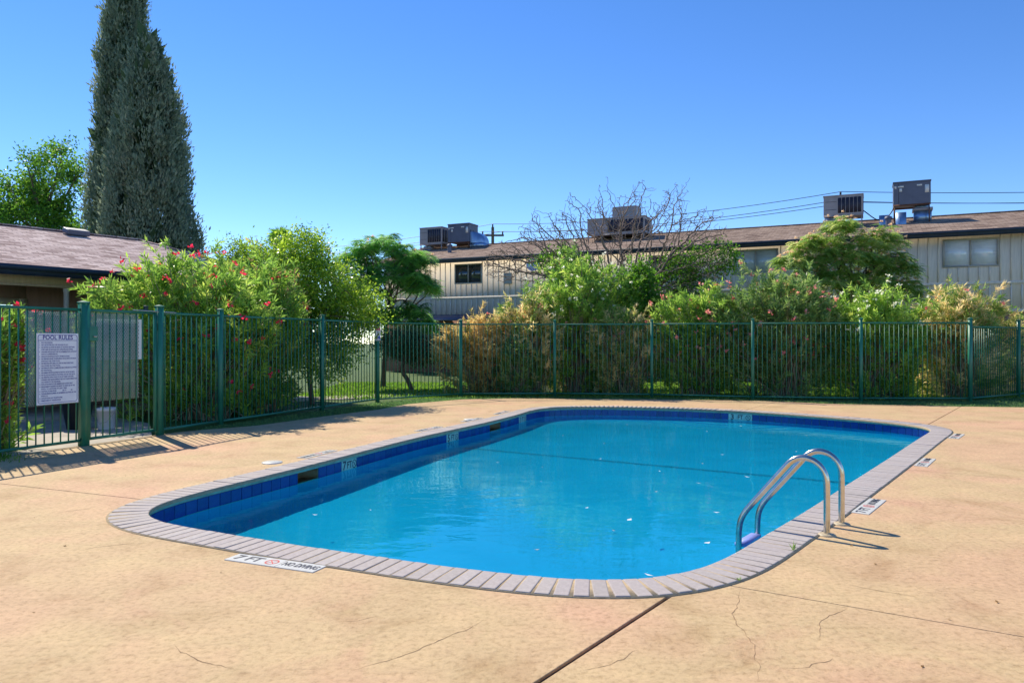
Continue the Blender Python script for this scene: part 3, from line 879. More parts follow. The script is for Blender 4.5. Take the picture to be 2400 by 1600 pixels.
# ================================================================ SIGNS
def pool_sign():
    c = pa + d * .40 - nrm_out * .016
    t = empty('pool_rules_sign', (c[0], c[1], .63), a_l)
    tag(t, 'white pool rules sign with navy lettering on the green fence', 'sign')
    SW, SH = .61, .97
    link('board', bevel_box('board', SW, .004, SH, .0015, M_signwhite, 0, 0, SH / 2, 1), t)
    yb = -.0030
    mb = MB(); bw = .006
    X0, X1, Z0, Z1 = -SW / 2 + .022, SW / 2 - .022, .022, SH - .022; rr = .03
    def seg(ax, az, bx, bz):
        mb.bar((ax, yb, az), (bx, yb, bz), bw, .0012, (0, 1, 0))
    seg(X0 + rr, Z0, X1 - rr, Z0); seg(X0 + rr, Z1, X1 - rr, Z1); seg(X0, Z0 + rr, X0, Z1 - rr); seg(X1, Z0 + rr, X1, Z1 - rr)
    for cx, cz, a0 in ((X1 - rr, Z1 - rr, 0), (X0 + rr, Z1 - rr, 90), (X0 + rr, Z0 + rr, 180), (X1 - rr, Z0 + rr, 270)):
        pp = [(cx + rr * math.cos(R(a0 + q * 22.5)), cz + rr * math.sin(R(a0 + q * 22.5))) for q in range(5)]
        for a_, b_ in zip(pp[:-1], pp[1:]): seg(*a_, *b_)
    seg(X0, SH - .098, X1, SH - .098)
    mb.build('border', M_navy, t)
    def put(txt, size, x, z, align, xs):
        o = link('lettering', text_mesh(txt, size, M_navy, .0004, align, xs), t)
        o.matrix_local = Matrix(((1, 0, 0, x), (0, 0, -1, yb), (0, 1, 0, z), (0, 0, 0, 1)))
    put('POOL RULES', .084, 0, SH - .060, 'CENTER', .92)
    lines = ['1.', 'NO RUNNING.', '2.', 'NO BOISTEROUS OR ROUGH PLAY.', '3.', 'NO DIVING ALLOWED IN AREAS OF THE POOL LESS THAN', '', '5 FEET DEEP OR IN POOLS NOT APPROVED FOR DIVING.', '4.', 'CHILDREN SHOULD NOT USE THE SWIMMING POOL WITHOUT', '', 'ADULT SUPERVISION.', '5.', 'ADULTS SHOULD NOT SWIM ALONE.', '6.', 'NO PERSONS UNDER THE INFLUENCE OF ALCOHOL OR DRUGS', '', 'SHOULD USE THE POOL.', '7.', 'NO PERSONS WITH SKIN, EYE, EAR OR NASAL INFECTION', '', 'ALLOWED IN THE POOL.', '8.', 'NO PERSON WITH COMMUNICABLE DISEASE ALLOWED', '', 'IN THE POOL.', '9.', 'NO ANIMALS OR PETS ALLOWED IN THE POOL OR ON THE DECK.', '10.', 'NO GLASS ALLOWED IN THE POOL OR ON THE DECK.', '11.', 'ALL PERSONS USING POOL DO SO AT THEIR OWN RISK.', '', 'OWNERS AND MANAGEMENT ARE NOT RESPONSIBLE FOR', '', 'ACCIDENTS OR INJURIES.', '12.', 'POOL IS FOR PRIVATE USE. MEMBERS AND GUESTS ONLY.', '13.', 'MANAGEMENT RESERVES THE RIGHT TO DENY USE OF THE', '', 'POOL TO ANYONE AT ANY TIME.', '14.', 'THE POOL IS OPEN FROM         AM TO         PM', '15.', 'THE MAXIMUM NUMBER OF SWIMMERS ALLOWED IN THE', '', 'POOL IS', '16.', 'LOCATION OF TELEPHONE', '17.', 'EMERGENCY TELEPHONE']
    nl = len(lines) // 2
    for k in range(nl):
        z = SH - .128 - k * (SH - .128 - .055) / (nl - 1)
        if lines[2 * k]: put(lines[2 * k], .020, X0 + .014, z, 'LEFT', .8)
        L_ = len(lines[2 * k + 1])
        if lines[2 * k + 1].startswith('THE POOL IS OPEN'):
            put('THE POOL IS OPEN FROM', .0255, X0 + .045, z, 'LEFT', .72); put('AM TO', .0255, X0 + .345, z, 'LEFT', .72); put('PM', .0255, X0 + .47, z, 'LEFT', .72)
        else: put(lines[2 * k + 1], .0255, X0 + .045, z, 'LEFT', min(.95, 34 / L_))
pool_sign()
def post_sign():
    p = np.array(PST[6])
    t = empty('warning_sign', (p[0] + .02, p[1] - .045, 1.50), R(8))
    tag(t, 'narrow red, white and blue warning sign on a green fence post', 'sign')
    link('board', bevel_box('board', .125, .004, .33, .0015, M_signwhite, 0, 0, .165, 1), t)
    mb = MB(); mb.box(-.056, .056, -.0034, -.0026, .245, .318); mb.build('red_panel', M_signred, t)
    for z in (.262, .282, .302):
        mb = MB(); mb.box(-.045, .045, -.0042, -.0036, z - .003, z + .003); mb.build('lettering', M_signwhite, t)
    mb = MB(); mb.box(-.052, .052, -.0034, -.0026, .022, .102); mb.build('blue_panel', M_signblue, t)
    mb = MB(); mb.box(-.038, .038, -.0042, -.0036, .032, .050); mb.build('lettering', M_signwhite, t)
    mb = MB(); mb.box(-.012, .012, -.0042, -.0036, .068, .09); mb.build('symbol', M_signwhite, t)
    for x_, z_, r_ in ((0, .205, .014), (.004, .165, .018), (0, .135, .02)):
        k = 12; V_ = [(x_ + r_ * math.cos(2 * math.pi * q / k), -.0032, z_ + r_ * math.sin(2 * math.pi * q / k)) for q in range(k)]
        mb = MB(); mb.add(V_, [tuple(range(k))]); mb.build('figure', M_acgrey, t)
post_sign()

# ================================================================ BUCKETS AND WALK BEHIND THE GATE
walk = link('walkway', prism('walkway', [(-7.0, 8.95), (-6.22, 10.64), (-5.71, 11.84), (-6.6, 13.6), (-8.4, 15.2), (-13.0, 9.5)], -.1, -.004, M_path, .004))
tag(walk, 'concrete walk leading from the gate to the porch', 'walkway', kind='structure')
def tub(name, loc, prof_, mat, label, handle=True):
    t = empty(name, loc); tag(t, label, 'bucket')
    mb = MB(); mb.lathe(prof_, k=28); o = mb.build('body', mat, t, True)
    if handle:
        r_ = prof_[1][0] + .02
        pts_ = [(-.15, -.02, .28), (-.12, -.13, .17), (-.03, -.17, .10), (.08, -.15, .13), (.15, -.02, .28)]
        mb = MB(); mb.tube(pts_, .004, 6); mb.build('handle', M_steel, t, True)
tub('plastic_bucket', (-6.93, 12.75, -.004), [(0, 0), (.125, 0), (.13, .01), (.148, .30), (.156, .30), (.156, .36), (.146, .36), (.125, .02), (0, .02)], M_bucketw, 'white plastic bucket standing behind the gate')
tub('black_tub', (-7.42, 12.75, -.004), [(0, 0), (.16, 0), (.165, .01), (.245, .44), (.262, .45), (.262, .48), (.24, .48), (.155, .02), (0, .02)], M_bucketb, 'large black plant tub standing behind the gate', False)

# ================================================================ HOUSES
def courses(x0f, x1f, y0, y1, z0, z1, step, lip=.005):
    """stepped shingle courses from the eave (y0,z0) to the ridge (y1,z1); x limits are functions of y"""
    mb = MB(); n_ = int(math.hypot(y1 - y0, z1 - z0) / step)
    for k in range(n_):
        ya = y0 + (y1 - y0) * k / n_; yb = y0 + (y1 - y0) * (k + 1) / n_
        za = z0 + (z1 - z0) * k / n_; zb = z0 + (z1 - z0) * (k + 1) / n_
        mb.add([(x0f(ya), ya, za + lip), (x1f(ya), ya, za + lip), (x1f(yb), yb, zb + .001), (x0f(yb), yb, zb + .001)], [(0, 1, 2, 3)])
        mb.add([(x0f(ya), ya, za - .001), (x1f(ya), ya, za - .001), (x1f(ya), ya, za + lip), (x0f(ya), ya, za + lip)], [(0, 1, 2, 3)])
    return mb

# ---- low house on the left
lh = empty('porch_house', (-9.55, 13.93, 0), math.atan2(.815, .58))
tag(lh, 'low house with pinkish shingle hip roof and shaded porch', 'house')
HX0, HX1, RX = -12.0, 7.5, 5.06
RZ0, RZ1, RY = 2.95, 4.27, 4.5
hip = lambda y: HX1 - (HX1 - RX) * (y / RY)
mb = courses(lambda y: HX0, hip, 0, RY, RZ0, RZ1, .145)
roof = mb.build('roof', M_shingle_l, lh)
mb = MB(); mb.add([(HX0, 2 * RY, RZ0), (HX1, 2 * RY, RZ0), (RX, RY, RZ1), (HX0, RY, RZ1)], [(3, 2, 1, 0)]); mb.add([(HX1, 0, RZ0), (HX1, 2 * RY, RZ0), (RX, RY, RZ1)], [(0, 1, 2)])
mb.build('rear_roof', M_shingle_l, lh)
mb = MB(); mb.bar((HX0, RY, RZ1 + .012), (RX, RY, RZ1 + .012), .24, .03); mb.bar((RX, RY, RZ1 + .012), (HX1, 0, RZ0 + .02), .22, .03); mb.build('ridge_cap', M_shingle_l, lh)
mb = MB(); mb.box(HX0, HX1, .0, .04, RZ0 - .20, RZ0 - .01); mb.build('fascia', M_fascia, lh)
mb = MB(); mb.box(HX0, HX1 + .012, -.055, -.003, RZ0 - .105, RZ0 - .006); mb.build('gutter', M_fascia, lh)
mb = MB(); mb.box(HX1 - .04, HX1 - .001, .041, 2 * RY, RZ0 - .20, RZ0 - .01); mb.build('fascia', M_fascia, lh)
mb = MB(); mb.box(HX0, HX1 - .05, .045, 2 * RY - .05, RZ0 - .12, RZ0 - .08); mb.build('soffit', M_beam, lh)
mb = MB(); mb.box(HX0, 5.5, .40, .52, 2.58, RZ0 - .125); mb.build('beam', M_beam, lh)
mb = MB(); mb.box(HX0, 5.5, .385, .398, 2.57, 2.61); mb.build('beam_trim', M_beam, lh)
for px_ in (1.36, 5.2, -2.6):
    mb = MB(); mb.lathe([(.06, 0), (.06, .10), (.05, .12), (.05, 2.48), (.06, 2.50), (.06, 2.575)], (px_, .46, 0), 16); mb.build('porch_post', M_trimw, lh, True)
mb = MB(); mb.box(1.23, HX1 - .6, 2.0, 2.1, 0, 2.84); mb.box(HX0, .02, 2.0, 2.1, 0, 2.84); mb.box(.021, 1.229, 2.0, 2.1, 2.30, 2.84); mb.build('wall', M_porchwall, lh)
mb = MB(); mb.box(HX1 - .62, HX1 - .5, 2.101, 2 * RY - .5, 0, 2.84); mb.build('end_wall', M_porchwall, lh)
dr = empty('door'); dr.parent = lh; dr.location = (.72, 2.0, 0)
mb = MB(); mb.box(.36, .52, -.025, .05, 0, 2.40); mb.box(-.70, -.60, -.025, .05, 0, 2.40); mb.box(-.598, .358, -.026, .05, 2.26, 2.40); mb.build('door_frame', M_trimw, dr)
mb = MB(); mb.box(-.60, .36, .06, .09, 0, 2.25); mb.build('dark_door_slab', M_dark, dr)  # slab closing the doorway, the unlit interior put into its near-black colour
mb = MB(); mb.lathe([(0, 0), (.03, 0), (.03, .05), (0, .06)], (.28, .02, 1.0), 12); mb.build('door_knob', M_steel, dr)
rv = link('roof_vent', bevel_box('roof_vent', .55, .32, .14, .03, M_acgrey, 0, 0, 0), lh, (3.2, 4.1, RZ1 - .02)); rv.rotation_euler = (R(16), 0, 0)
mb = MB(); mb.lathe([(.08, 0), (.08, .55), (.10, .56), (.10, .62), (0, .62)], (1.35, 4.6, RZ1 - .1), 14); mb.build('vent_pipe', M_acgrey, lh, True)
mb = MB(); mb.box(HX0, 7.0, -.6, 2.0, -.08, .04); mb.build('porch_floor', M_path, lh)

# ---- two-storey building on the right
rb = empty('apartment_building', (16.0, 26.0, 0), math.atan2(-.4306, .903))
tag(rb, 'long two storey building with beige board and batten siding', 'apartment building')
BX0, BX1 = -24.6, 9.0
def roofz(t): return 5.30 + .26 * (t + .5)
WIN = [(-.82, .75, 4.12, 5.0, 'blind'), (-7.99, -6.42, 4.14, 5.0, 'grey'), (-11.4, -9.6, 4.14, 4.95, 'dark'), (-20.63, -19.3, 4.18, 5.0, 'dark'), (4.2, 5.8, 4.12, 5.0, 'blind'), (-15.6, -14.2, 4.16, 5.0, 'dark')]
mb = MB(); mb.box(BX0, BX1, 0, .2, 2.5, 5.2); mb.box(BX0, BX0 + .2, .201, 8.0, 2.5, 5.2); mb.build('siding', M_siding, rb)
mb = MB(); mb.box(BX0 + .03, BX1, .03, .2, 0, 2.499); mb.box(BX0 + .03, BX0 + .2, .201, 8.0, 0, 2.499); mb.build('brick_base', M_brickwall, rb)
mb = MB(); mb.box(BX0 - .02, BX1, -.045, -.001, 3.44, 3.54); mb.build('band_board', M_batten, rb)
mb = MB(); mb.box(BX0 - .02, BX1, -.045, -.001, 2.47, 2.57); mb.build('base_trim', M_batten, rb)
mb = MB(); mb.box(-.020, .020, -.024, -.001, 3.545, 5.13); bt_u = mb.mesh('batten', M_batten)
mb = MB(); mb.box(-.020, .020, -.024, -.001, 2.575, 3.435); bt_l = mb.mesh('batten', M_batten)
short = {}
x = BX0 + .05; k = 0
while x < BX1:
    hitw = [w_ for w_ in WIN if w_[0] - .05 < x < w_[1] + .05]
    if hitw:
        z1_ = hitw[0][2] - .07; key = round(z1_, 2)
        if key not in short:
            mb = MB(); mb.box(-.020, .020, -.024, -.001, 3.545, z1_); short[key] = mb.mesh('batten', M_batten)
        link('batten', short[key], rb, (x, 0, 0))
    else: link('batten', bt_u, rb, (x, 0, 0))
    link('batten', bt_l, rb, (x, 0, 0))
    x += .31 if x > -13 else .28; k += 1
for a_, b_, z0, z1, kd in WIN:
    wn = empty('window'); wn.parent = rb; wn.location = ((a_ + b_) / 2, 0, z0)
    hw = (b_ - a_) / 2; hh_ = z1 - z0
    mb = MB(); fr_ = .055
    mb.box(-hw - fr_, hw + fr_, -.04, -.0015, -fr_, 0); mb.box(-hw - fr_, hw + fr_, -.04, -.0015, hh_, hh_ + fr_); mb.box(-hw - fr_, -hw, -.04, -.0015, .0005, hh_ - .0005); mb.box(hw, hw + fr_, -.04, -.0015, .0005, hh_ - .0005)
    mb.build('frame', M_trimw, wn)
    mb = MB(); mb.box(-.022, .022, -.034, -.0015, .001, hh_ - .001); mb.build('mullion', M_trimw, wn)
    gm = {'blind': M_glass_blind, 'grey': M_glass_blind2, 'dark': M_glass_dark}[kd]
    mb = MB(); mb.box(-hw + .001, -.023, -.014, -.0015, .001, hh_ - .001); mb.build('pane', gm, wn)
    mb = MB(); mb.box(.023, hw - .001, -.010, -.0015, .001, hh_ - .001); mb.build('pane', gm, wn)
mb = courses(lambda y: BX0 - .5, lambda y: BX1 + .5, -.5, 4.0, 5.30, 6.47, .145)
mb.build('roof', M_shingle_r, rb)
mb = MB(); mb.add([(BX0 - .5, 8.5, 5.30), (BX1 + .5, 8.5, 5.30), (BX1 + .5, 4.0, 6.47), (BX0 - .5, 4.0, 6.47)], [(0, 1, 2, 3)]); mb.add([(BX0 - .45, -.5, 5.28), (BX0 - .45, 4.0, 6.45), (BX0 - .45, 8.5, 5.28)], [(0, 1, 2)]); mb.build('rear_roof', M_shingle_r, rb)
mb = MB(); mb.bar((BX0 - .5, 4.0, 6.482), (BX1 + .5, 4.0, 6.482), .26, .03); mb.build('ridge_cap', M_shingle_r, rb)
mb = MB(); mb.box(BX0 - .5, BX1 + .5, -.50, -.46, 5.09, 5.295); mb.build('fascia', M_fascia, rb)
mb = MB(); mb.box(BX0 - .5, BX1 + .5, -.545, -.502, 5.20, 5.30); mb.build('gutter', M_fascia, rb)
mb = MB(); mb.box(BX0 - .48, BX1 + .48, -.458, -.002, 5.14, 5.17); mb.build('soffit', M_beam, rb)
mb = MB(); mb.add([(-23.5, -1.6, 2.45), (-18.2, -1.6, 2.45), (-18.2, -.05, 2.72), (-23.5, -.05, 2.72), (-23.5, -1.6, 2.38), (-18.2, -1.6, 2.38), (-18.2, -.05, 2.65), (-23.5, -.05, 2.65)], [(0, 1, 2, 3), (7, 6, 5, 4), (0, 4, 5, 1), (1, 5, 6, 2), (3, 7, 4, 0)]); mb.build('canopy_roof', M_acgrey, rb)
link('wall_vent', bevel_box('wall_vent', .4, .12, .5, .02, M_trimw), rb, (-17.9, -.06, 4.3))

# ---- rooftop plant (placed in the frame of the building)
RBM = Matrix.Translation((16.0, 26.0, 0)) @ Matrix.Rotation(math.atan2(-.4306, .903), 4, 'Z')
def roof_thing(name, lx, ly, z, label, cat='air conditioner', group=None):
    p = RBM @ Vector((lx, ly, z)); t = empty(name, p, math.atan2(-.4306, .903)); return tag(t, label, cat, group)
def ac_unit(lx, ly, wd, dp, zb, zt_, label, kind, duct=None, legs=True):
    rz = roofz(ly); t = roof_thing('rooftop_air_conditioner', lx, ly, rz, label)
    b0, b1 = zb - rz, zt_ - rz
    mat = M_acbeige if kind == 'louver' else M_acgrey
    me_ = bevel_box('cabinet', wd, dp, b1 - b0, .015, mat, 0, 0, (b0 + b1) / 2); link('cabinet', me_, t)
    me_ = bevel_box('lid', wd + .04, dp + .04, .05, .012, mat, 0, 0, b1 + .022); link('lid', me_, t)
    yf = -dp / 2
    if kind == 'louver':
        xs0 = -wd / 2 + wd * .36; n_ = 6; st_ = (wd / 2 - .06 - xs0) / n_
        for q in range(n_):
            mb = MB(); mb.box(xs0 + q * st_ + .012, xs0 + (q + 1) * st_ - .012, yf - .014, yf - .002, b0 + .08, b1 - .07); mb.build('louver', M_louver, t)
        for zq in (.3, .72):
            mb = MB(); z_ = b0 + (b1 - b0) * zq; mb.box(-wd / 2 + .02, xs0 - .04, yf - .006, yf - .001, z_ - .006, z_ + .006); mb.build('panel_seam', M_louver, t)
        for q in range(3):
            mb = MB(); mb.box(wd / 2 + .002, wd / 2 + .012, -dp / 2 + .08 + q * .25, -dp / 2 + .26 + q * .25, b0 + .1, b1 - .1); mb.build('louver', M_louver, t)
    else:
        for sx, sz, w_, h_ in ((-.30, .82, .20, .06), (-.30, .66, .09, .12), (.20, .84, .18, .06), (.40, .66, .14, .30), (-.44, .8, .06, .1)):
            mb = MB(); cx = sx * wd; cz = b0 + (b1 - b0) * sz; mb.box(cx - w_ / 2, cx + w_ / 2, yf - .006, yf - .001, cz - h_ / 2, cz + h_ / 2); mb.build('sticker', M_sticker, t)
        mb = MB(); mb.box(-.36 * wd, -.35 * wd, yf - .006, yf - .001, b0 + .03, b1 - .03); mb.build('panel_seam', M_louver, t)
        for q in range(2):
            mb = MB(); mb.box(wd / 2 + .001, wd / 2 + .01, -dp / 2 + .12 + q * .3, -dp / 2 + .2 + q * .3, b0 + .1, b1 - .3); mb.build('panel_seam', M_louver, t)
    if legs:
        for sx in (-1, 1):
            for sy in (-1, 1):
                yy = sy * (dp / 2 - .05); gz = roofz(ly + yy) - rz
                mb = MB(); mb.box(sx * (wd / 2 - .05) - .02, sx * (wd / 2 - .05) + .02, yy - .02, yy + .02, gz - .02, b0); mb.build('stand_leg', M_rust if kind != 'louver' else M_acbeige, t)
        mb = MB(); mb.box(-wd / 2, wd / 2, -dp / 2, -dp / 2 + .04, b0 - .05, b0 - .001); mb.box(-wd / 2, wd / 2, dp / 2 - .04, dp / 2, b0 - .05, b0 - .001); mb.build('stand_frame', M_rust if kind != 'louver' else M_acbeige, t)
    if duct:
        dx, dw = duct
        yy = -.02; zz0 = roofz(ly - dw / 2) - rz - .05
        mb = MB(); mb.box(dx - dw / 2, dx + dw / 2, -dw / 2 + yy, dw / 2 + yy, zz0, b0 - .25); mb.build('duct_curb', M_galv, t)
        mb = MB(); mb.box(dx - dw / 2 - .04, dx + dw / 2 + .04, -dw / 2 - .04 + yy, dw / 2 + .04 + yy, b0 - .25, b0 - .14); mb.build('duct_flange', M_acbeige, t)
        mb = MB(); mb.box(dx - dw / 2 + .06, dx + dw / 2 - .06, -dw / 2 + .06 + yy, dw / 2 - .06 + yy, b0 - .139, b0 - .052); mb.build('duct_neck', M_galv, t)
    return t
ac_unit(-4.15, 2.75, 1.45, .95, 6.52, 7.28, 'beige louvred air conditioner on stand beside a grey cabinet unit', 'louver', (-.45, .55))
ac_unit(-1.72, 2.85, 1.28, .95, 6.78, 7.63, 'slate grey cabinet air conditioner with stickers on a rusty stand', 'cab', (.38, .60))
ac_unit(-23.75, 3.3, 1.35, .95, 6.52, 7.34, 'beige louvred air conditioner at the far end of the roof', 'louver', (-.4, .5))
t = ac_unit(-22.1, 3.3, 1.25, .95, 6.52, 7.42, 'dark grey air conditioner joined to a curved blue duct', 'cab', None)
mb = MB(); V_ = []; k = 10
for q in range(k + 1):
    a_ = R(90 * q / k)
    for yy in (-.38, .38): V_.append((.62 + .55 * math.sin(a_) + .15, yy, .15 + .55 * math.cos(a_) + .02))
for q in range(k + 1):
    for yy in (-.38, .38): V_.append((.62, yy, V_[2 * q][2]))
fs = [(2 * q, 2 * q + 1, 2 * q + 3, 2 * q + 2) for q in range(k)]
o2 = 2 * (k + 1)
fs += [(2 * q, 2 * q + 2, o2 + 2 * q + 2, o2 + 2 * q) for q in range(k)] + [(2 * q + 1, o2 + 2 * q + 1, o2 + 2 * q + 3, 2 * q + 3) for q in range(k)]
mb.add(V_, fs); mb.box(.62, 1.32, -.38, .38, -.08, .169); mb.build('curved_duct', M_galv, t, True)
smooth_angle(t.children[-1].data)
t = ac_unit(-13.6, 2.9, 2.7, 1.3, 6.35, 7.05, 'wide grey rooftop unit behind the bare tree with a box on top', 'louver', None)
link('top_box', bevel_box('top_box', 1.1, .9, .5, .02, M_acbeige, .35, 0, 7.05 + .30 - roofz(2.9)), t)
def rvent(lx, ly, wd, h, label):
    t = roof_thing('roof_vent_box', lx, ly, roofz(ly), label, 'roof vent')
    mb = MB(); s_ = wd / 2
    mb.add([(-s_, -s_, -.1), (s_, -s_, -.1), (s_, s_ * 2, .1), (-s_, s_ * 2, .1), (-s_, -s_, h), (s_, -s_, h), (s_, s_ * .4, h), (-s_, s_ * .4, h)], [(0, 1, 5, 4), (1, 2, 6, 5), (2, 3, 7, 6), (3, 0, 4, 7), (4, 5, 6, 7)])
    mb.build('body', M_galv, t)
rvent(-2.68, 2.5, .36, .33, 'small galvanised roof vent left of the rusty stand')
rvent(-2.1, 2.3, .36, .42, 'taller galvanised roof vent beneath the slate grey unit')
for lx, ly, lab in ((-2.55, 1.55, 'grey capped flue pipe on the brown roof by the vents'), (-21.9, 1.6, 'grey capped flue pipe on the roof by the curved duct')):
    t = roof_thing('flue_pipe', lx, ly, roofz(ly), lab, 'flue')
    mb = MB(); mb.lathe([(.10, -.08), (.10, .30)], k=16); mb.build('pipe', M_acgrey, t, True)
    mb = MB(); mb.lathe([(.14, .30), (.14, .37), (.05, .42), (0, .42)], k=16); mb.build('cap', M_acgrey, t, True)
t = roof_thing('electric_cable', -2.9, 2.5, roofz(2.5), 'black cable looping across the roof between two air conditioners', 'cable')
z_ = roofz(2.5)
mb = MB(); mb.tube(fillet([(-.62, 0, 6.75 - z_), (-.45, .02, 6.62 - z_), (-.1, .05, 6.30 - z_), (.15, .05, 6.22 - z_), (.45, .0, 6.45 - z_), (.62, .05, 6.85 - z_), (.95, .1, 6.95 - z_)], 2), .022, 6); mb.build('cable', M_cable, t, True)
# satellite dish
t = roof_thing('satellite_dish', -16.35, -.75, 5.0, 'white satellite dish under the eave behind the bare tree', 'satellite dish')
mb = MB(); prof_ = [(.0, 0), (.12, .012), (.22, .045), (.30, .09)]; mb.lathe(prof_, k=20); o = mb.build('dish', M_bucketw, t, True); o.rotation_euler = (R(70), 0, R(20)); o.location = (0, 0, -.25)
mb = MB(); mb.tube([(0, .0, -.25), (0, .3, -.25), (0, .72, -.1)], .02, 6); mb.build('arm', M_acgrey, t)

# ================================================================ UTILITY POLES AND LINES
def pole(x, y, h, arm, label, yaw=0.0):
    t = empty('utility_pole', (x, y, 0), yaw); tag(t, label, 'utility pole', 'utility poles')
    mb = MB(); mb.tube([(0, 0, -.3), (0, 0, h)], [.17, .12], 10); mb.build('shaft', M_pole, t, True)
    if arm:
        mb = MB(); mb.box(-arm, arm, -.2, -.1, h - .75, h - .60); mb.build('crossarm', M_pole, t)
        for q in (-arm + .1, arm - .1):
            mb = MB(); mb.lathe([(.05, 0), (.07, .06), (.05, .12), (.07, .18), (.03, .26), (0, .26)], (q, -.15, h - .60), 10); mb.build('insulator', M_cable, t, True)
    mb = MB(); mb.lathe([(.05, 0), (.07, .06), (.05, .12), (.07, .18), (.03, .26), (0, .26)], (0, 0, h), 10); mb.build('insulator', M_cable, t, True)
pole(-1.55, 60, 10.6, .9, 'weathered utility pole with crossarm beside the curved duct')
pole(19.8, 45, 10.2, .8, 'utility pole rising behind the beige louvred unit', R(-20))
pole(-28.0, 76, 10.3, 1.0, 'distant utility pole just above the red flowering oleander')
pole(52, 36, 9.8, .8, 'utility pole carrying the lines beyond the apartment building', R(-40))
pps = [(-28.0, 76, 10.3), (-1.55, 60, 10.6), (19.8, 45, 10.2), (52, 36, 9.8)]
for k in range(3):
    a_, b_ = pps[k], pps[k + 1]
    for off_, dz, nm in ((-.75, -.36, 'left crossarm'), (0, .24, 'pole top'), (.75, -.36, 'right crossarm')):
        A = np.array([a_[0] + off_, a_[1] - .15, a_[2] + dz]); B = np.array([b_[0] + off_, b_[1] - .15, b_[2] + dz])
        pts_ = []
        for q in range(17):
            f_ = q / 16; p = A * (1 - f_) + B * f_; p[2] -= 4 * .55 * f_ * (1 - f_); pts_.append(p)
        mb = MB(); mb.tube(pts_, .020, 5); o = mb.build('power_line', M_wire)
        nm2 = ['between the distant pole and the crossarm pole', 'between the crossarm pole and the pole by the beige unit', 'running beyond the slate grey unit'][k]
        tag(o, ('topmost power line ' if off_ == 0 else 'lower power line ') + nm2, 'power line', 'overhead power lines')

# ================================================================ VEGETATION HELPERS
def unit(a): return a / np.maximum(1e-9, np.linalg.norm(a, axis=-1, keepdims=True))
def rand_dir(rng, n): return unit(rng.normal(size=(n, 3)))
def leaves(B, D, L_, Wd, rng, fold=0.0, droop=.0):
    """diamond leaves: base points B, directions D, lengths, half widths"""
    n = len(B)
    U = unit(rng.normal(size=(n, 3)))
    S_ = unit(np.cross(D, U))
    mid = B + D * (L_ * .45)[:, None]
    tip = B + D * L_[:, None]; tip[:, 2] -= droop * L_
    w_ = Wd[:, None]
    Vv = np.stack([B, mid + S_ * w_, tip, mid - S_ * w_], 1).reshape(-1, 3)
    Fv = np.arange(4 * n).reshape(n, 4)
    return Vv, Fv
def flat_leaves(B, D, L_, Wd, rng, tilt=.6):
    """leaves whose faces look mostly upward"""
    n = len(B)
    up = unit(np.array([0, 0, 1.]) + tilt * rng.normal(size=(n, 3)))
    S_ = unit(np.cross(D, up))
    mid = B + D * (L_ * .45)[:, None]; tip = B + D * L_[:, None]
    w_ = Wd[:, None]
    return np.stack([B, mid + S_ * w_, tip, mid - S_ * w_], 1).reshape(-1, 3), np.arange(4 * n).reshape(n, 4)
def tubes_np(A, B, ra, rb, k=4):
    n = len(A); d_ = unit(B - A); ref = np.where(np.abs(d_[:, 2:3]) < .9, np.array([[0, 0, 1.]]), np.array([[1., 0, 0]]))
    a = unit(np.cross(d_, ref)); b = np.cross(d_, a)
    V_ = []
    for P, r_ in ((A, ra), (B, rb)):
        for q in range(k):
            t = 2 * math.pi * q / k; V_.append(P + (np.cos(t) * a + np.sin(t) * b) * np.asarray(r_).reshape(-1, 1))
    V_ = np.stack(V_, 1).reshape(-1, 3); base = (np.arange(n) * 2 * k)[:, None]
    F_ = np.vstack([base + np.array([[q, (q + 1) % k, k + (q + 1) % k, k + q]]) for q in range(k)])
    return V_, F_
def rep(r_, k): return np.repeat(r_, k)

def blossoms(P, rng, size, petals=7):
    n = len(P); B = np.repeat(P, petals, 0) + rng.normal(0, size * .35, (n * petals, 3))
    D = rand_dir(rng, n * petals); D[:, 2] = np.abs(D[:, 2]) * .7 + .1; D = unit(D)
    L_ = size * rng.uniform(.7, 1.3, n * petals); Wd = L_ * .42
    Vv, Fv = leaves(B, D, L_, Wd, rng)
    return Vv, Fv, rep(rng.random(n * petals), 4)

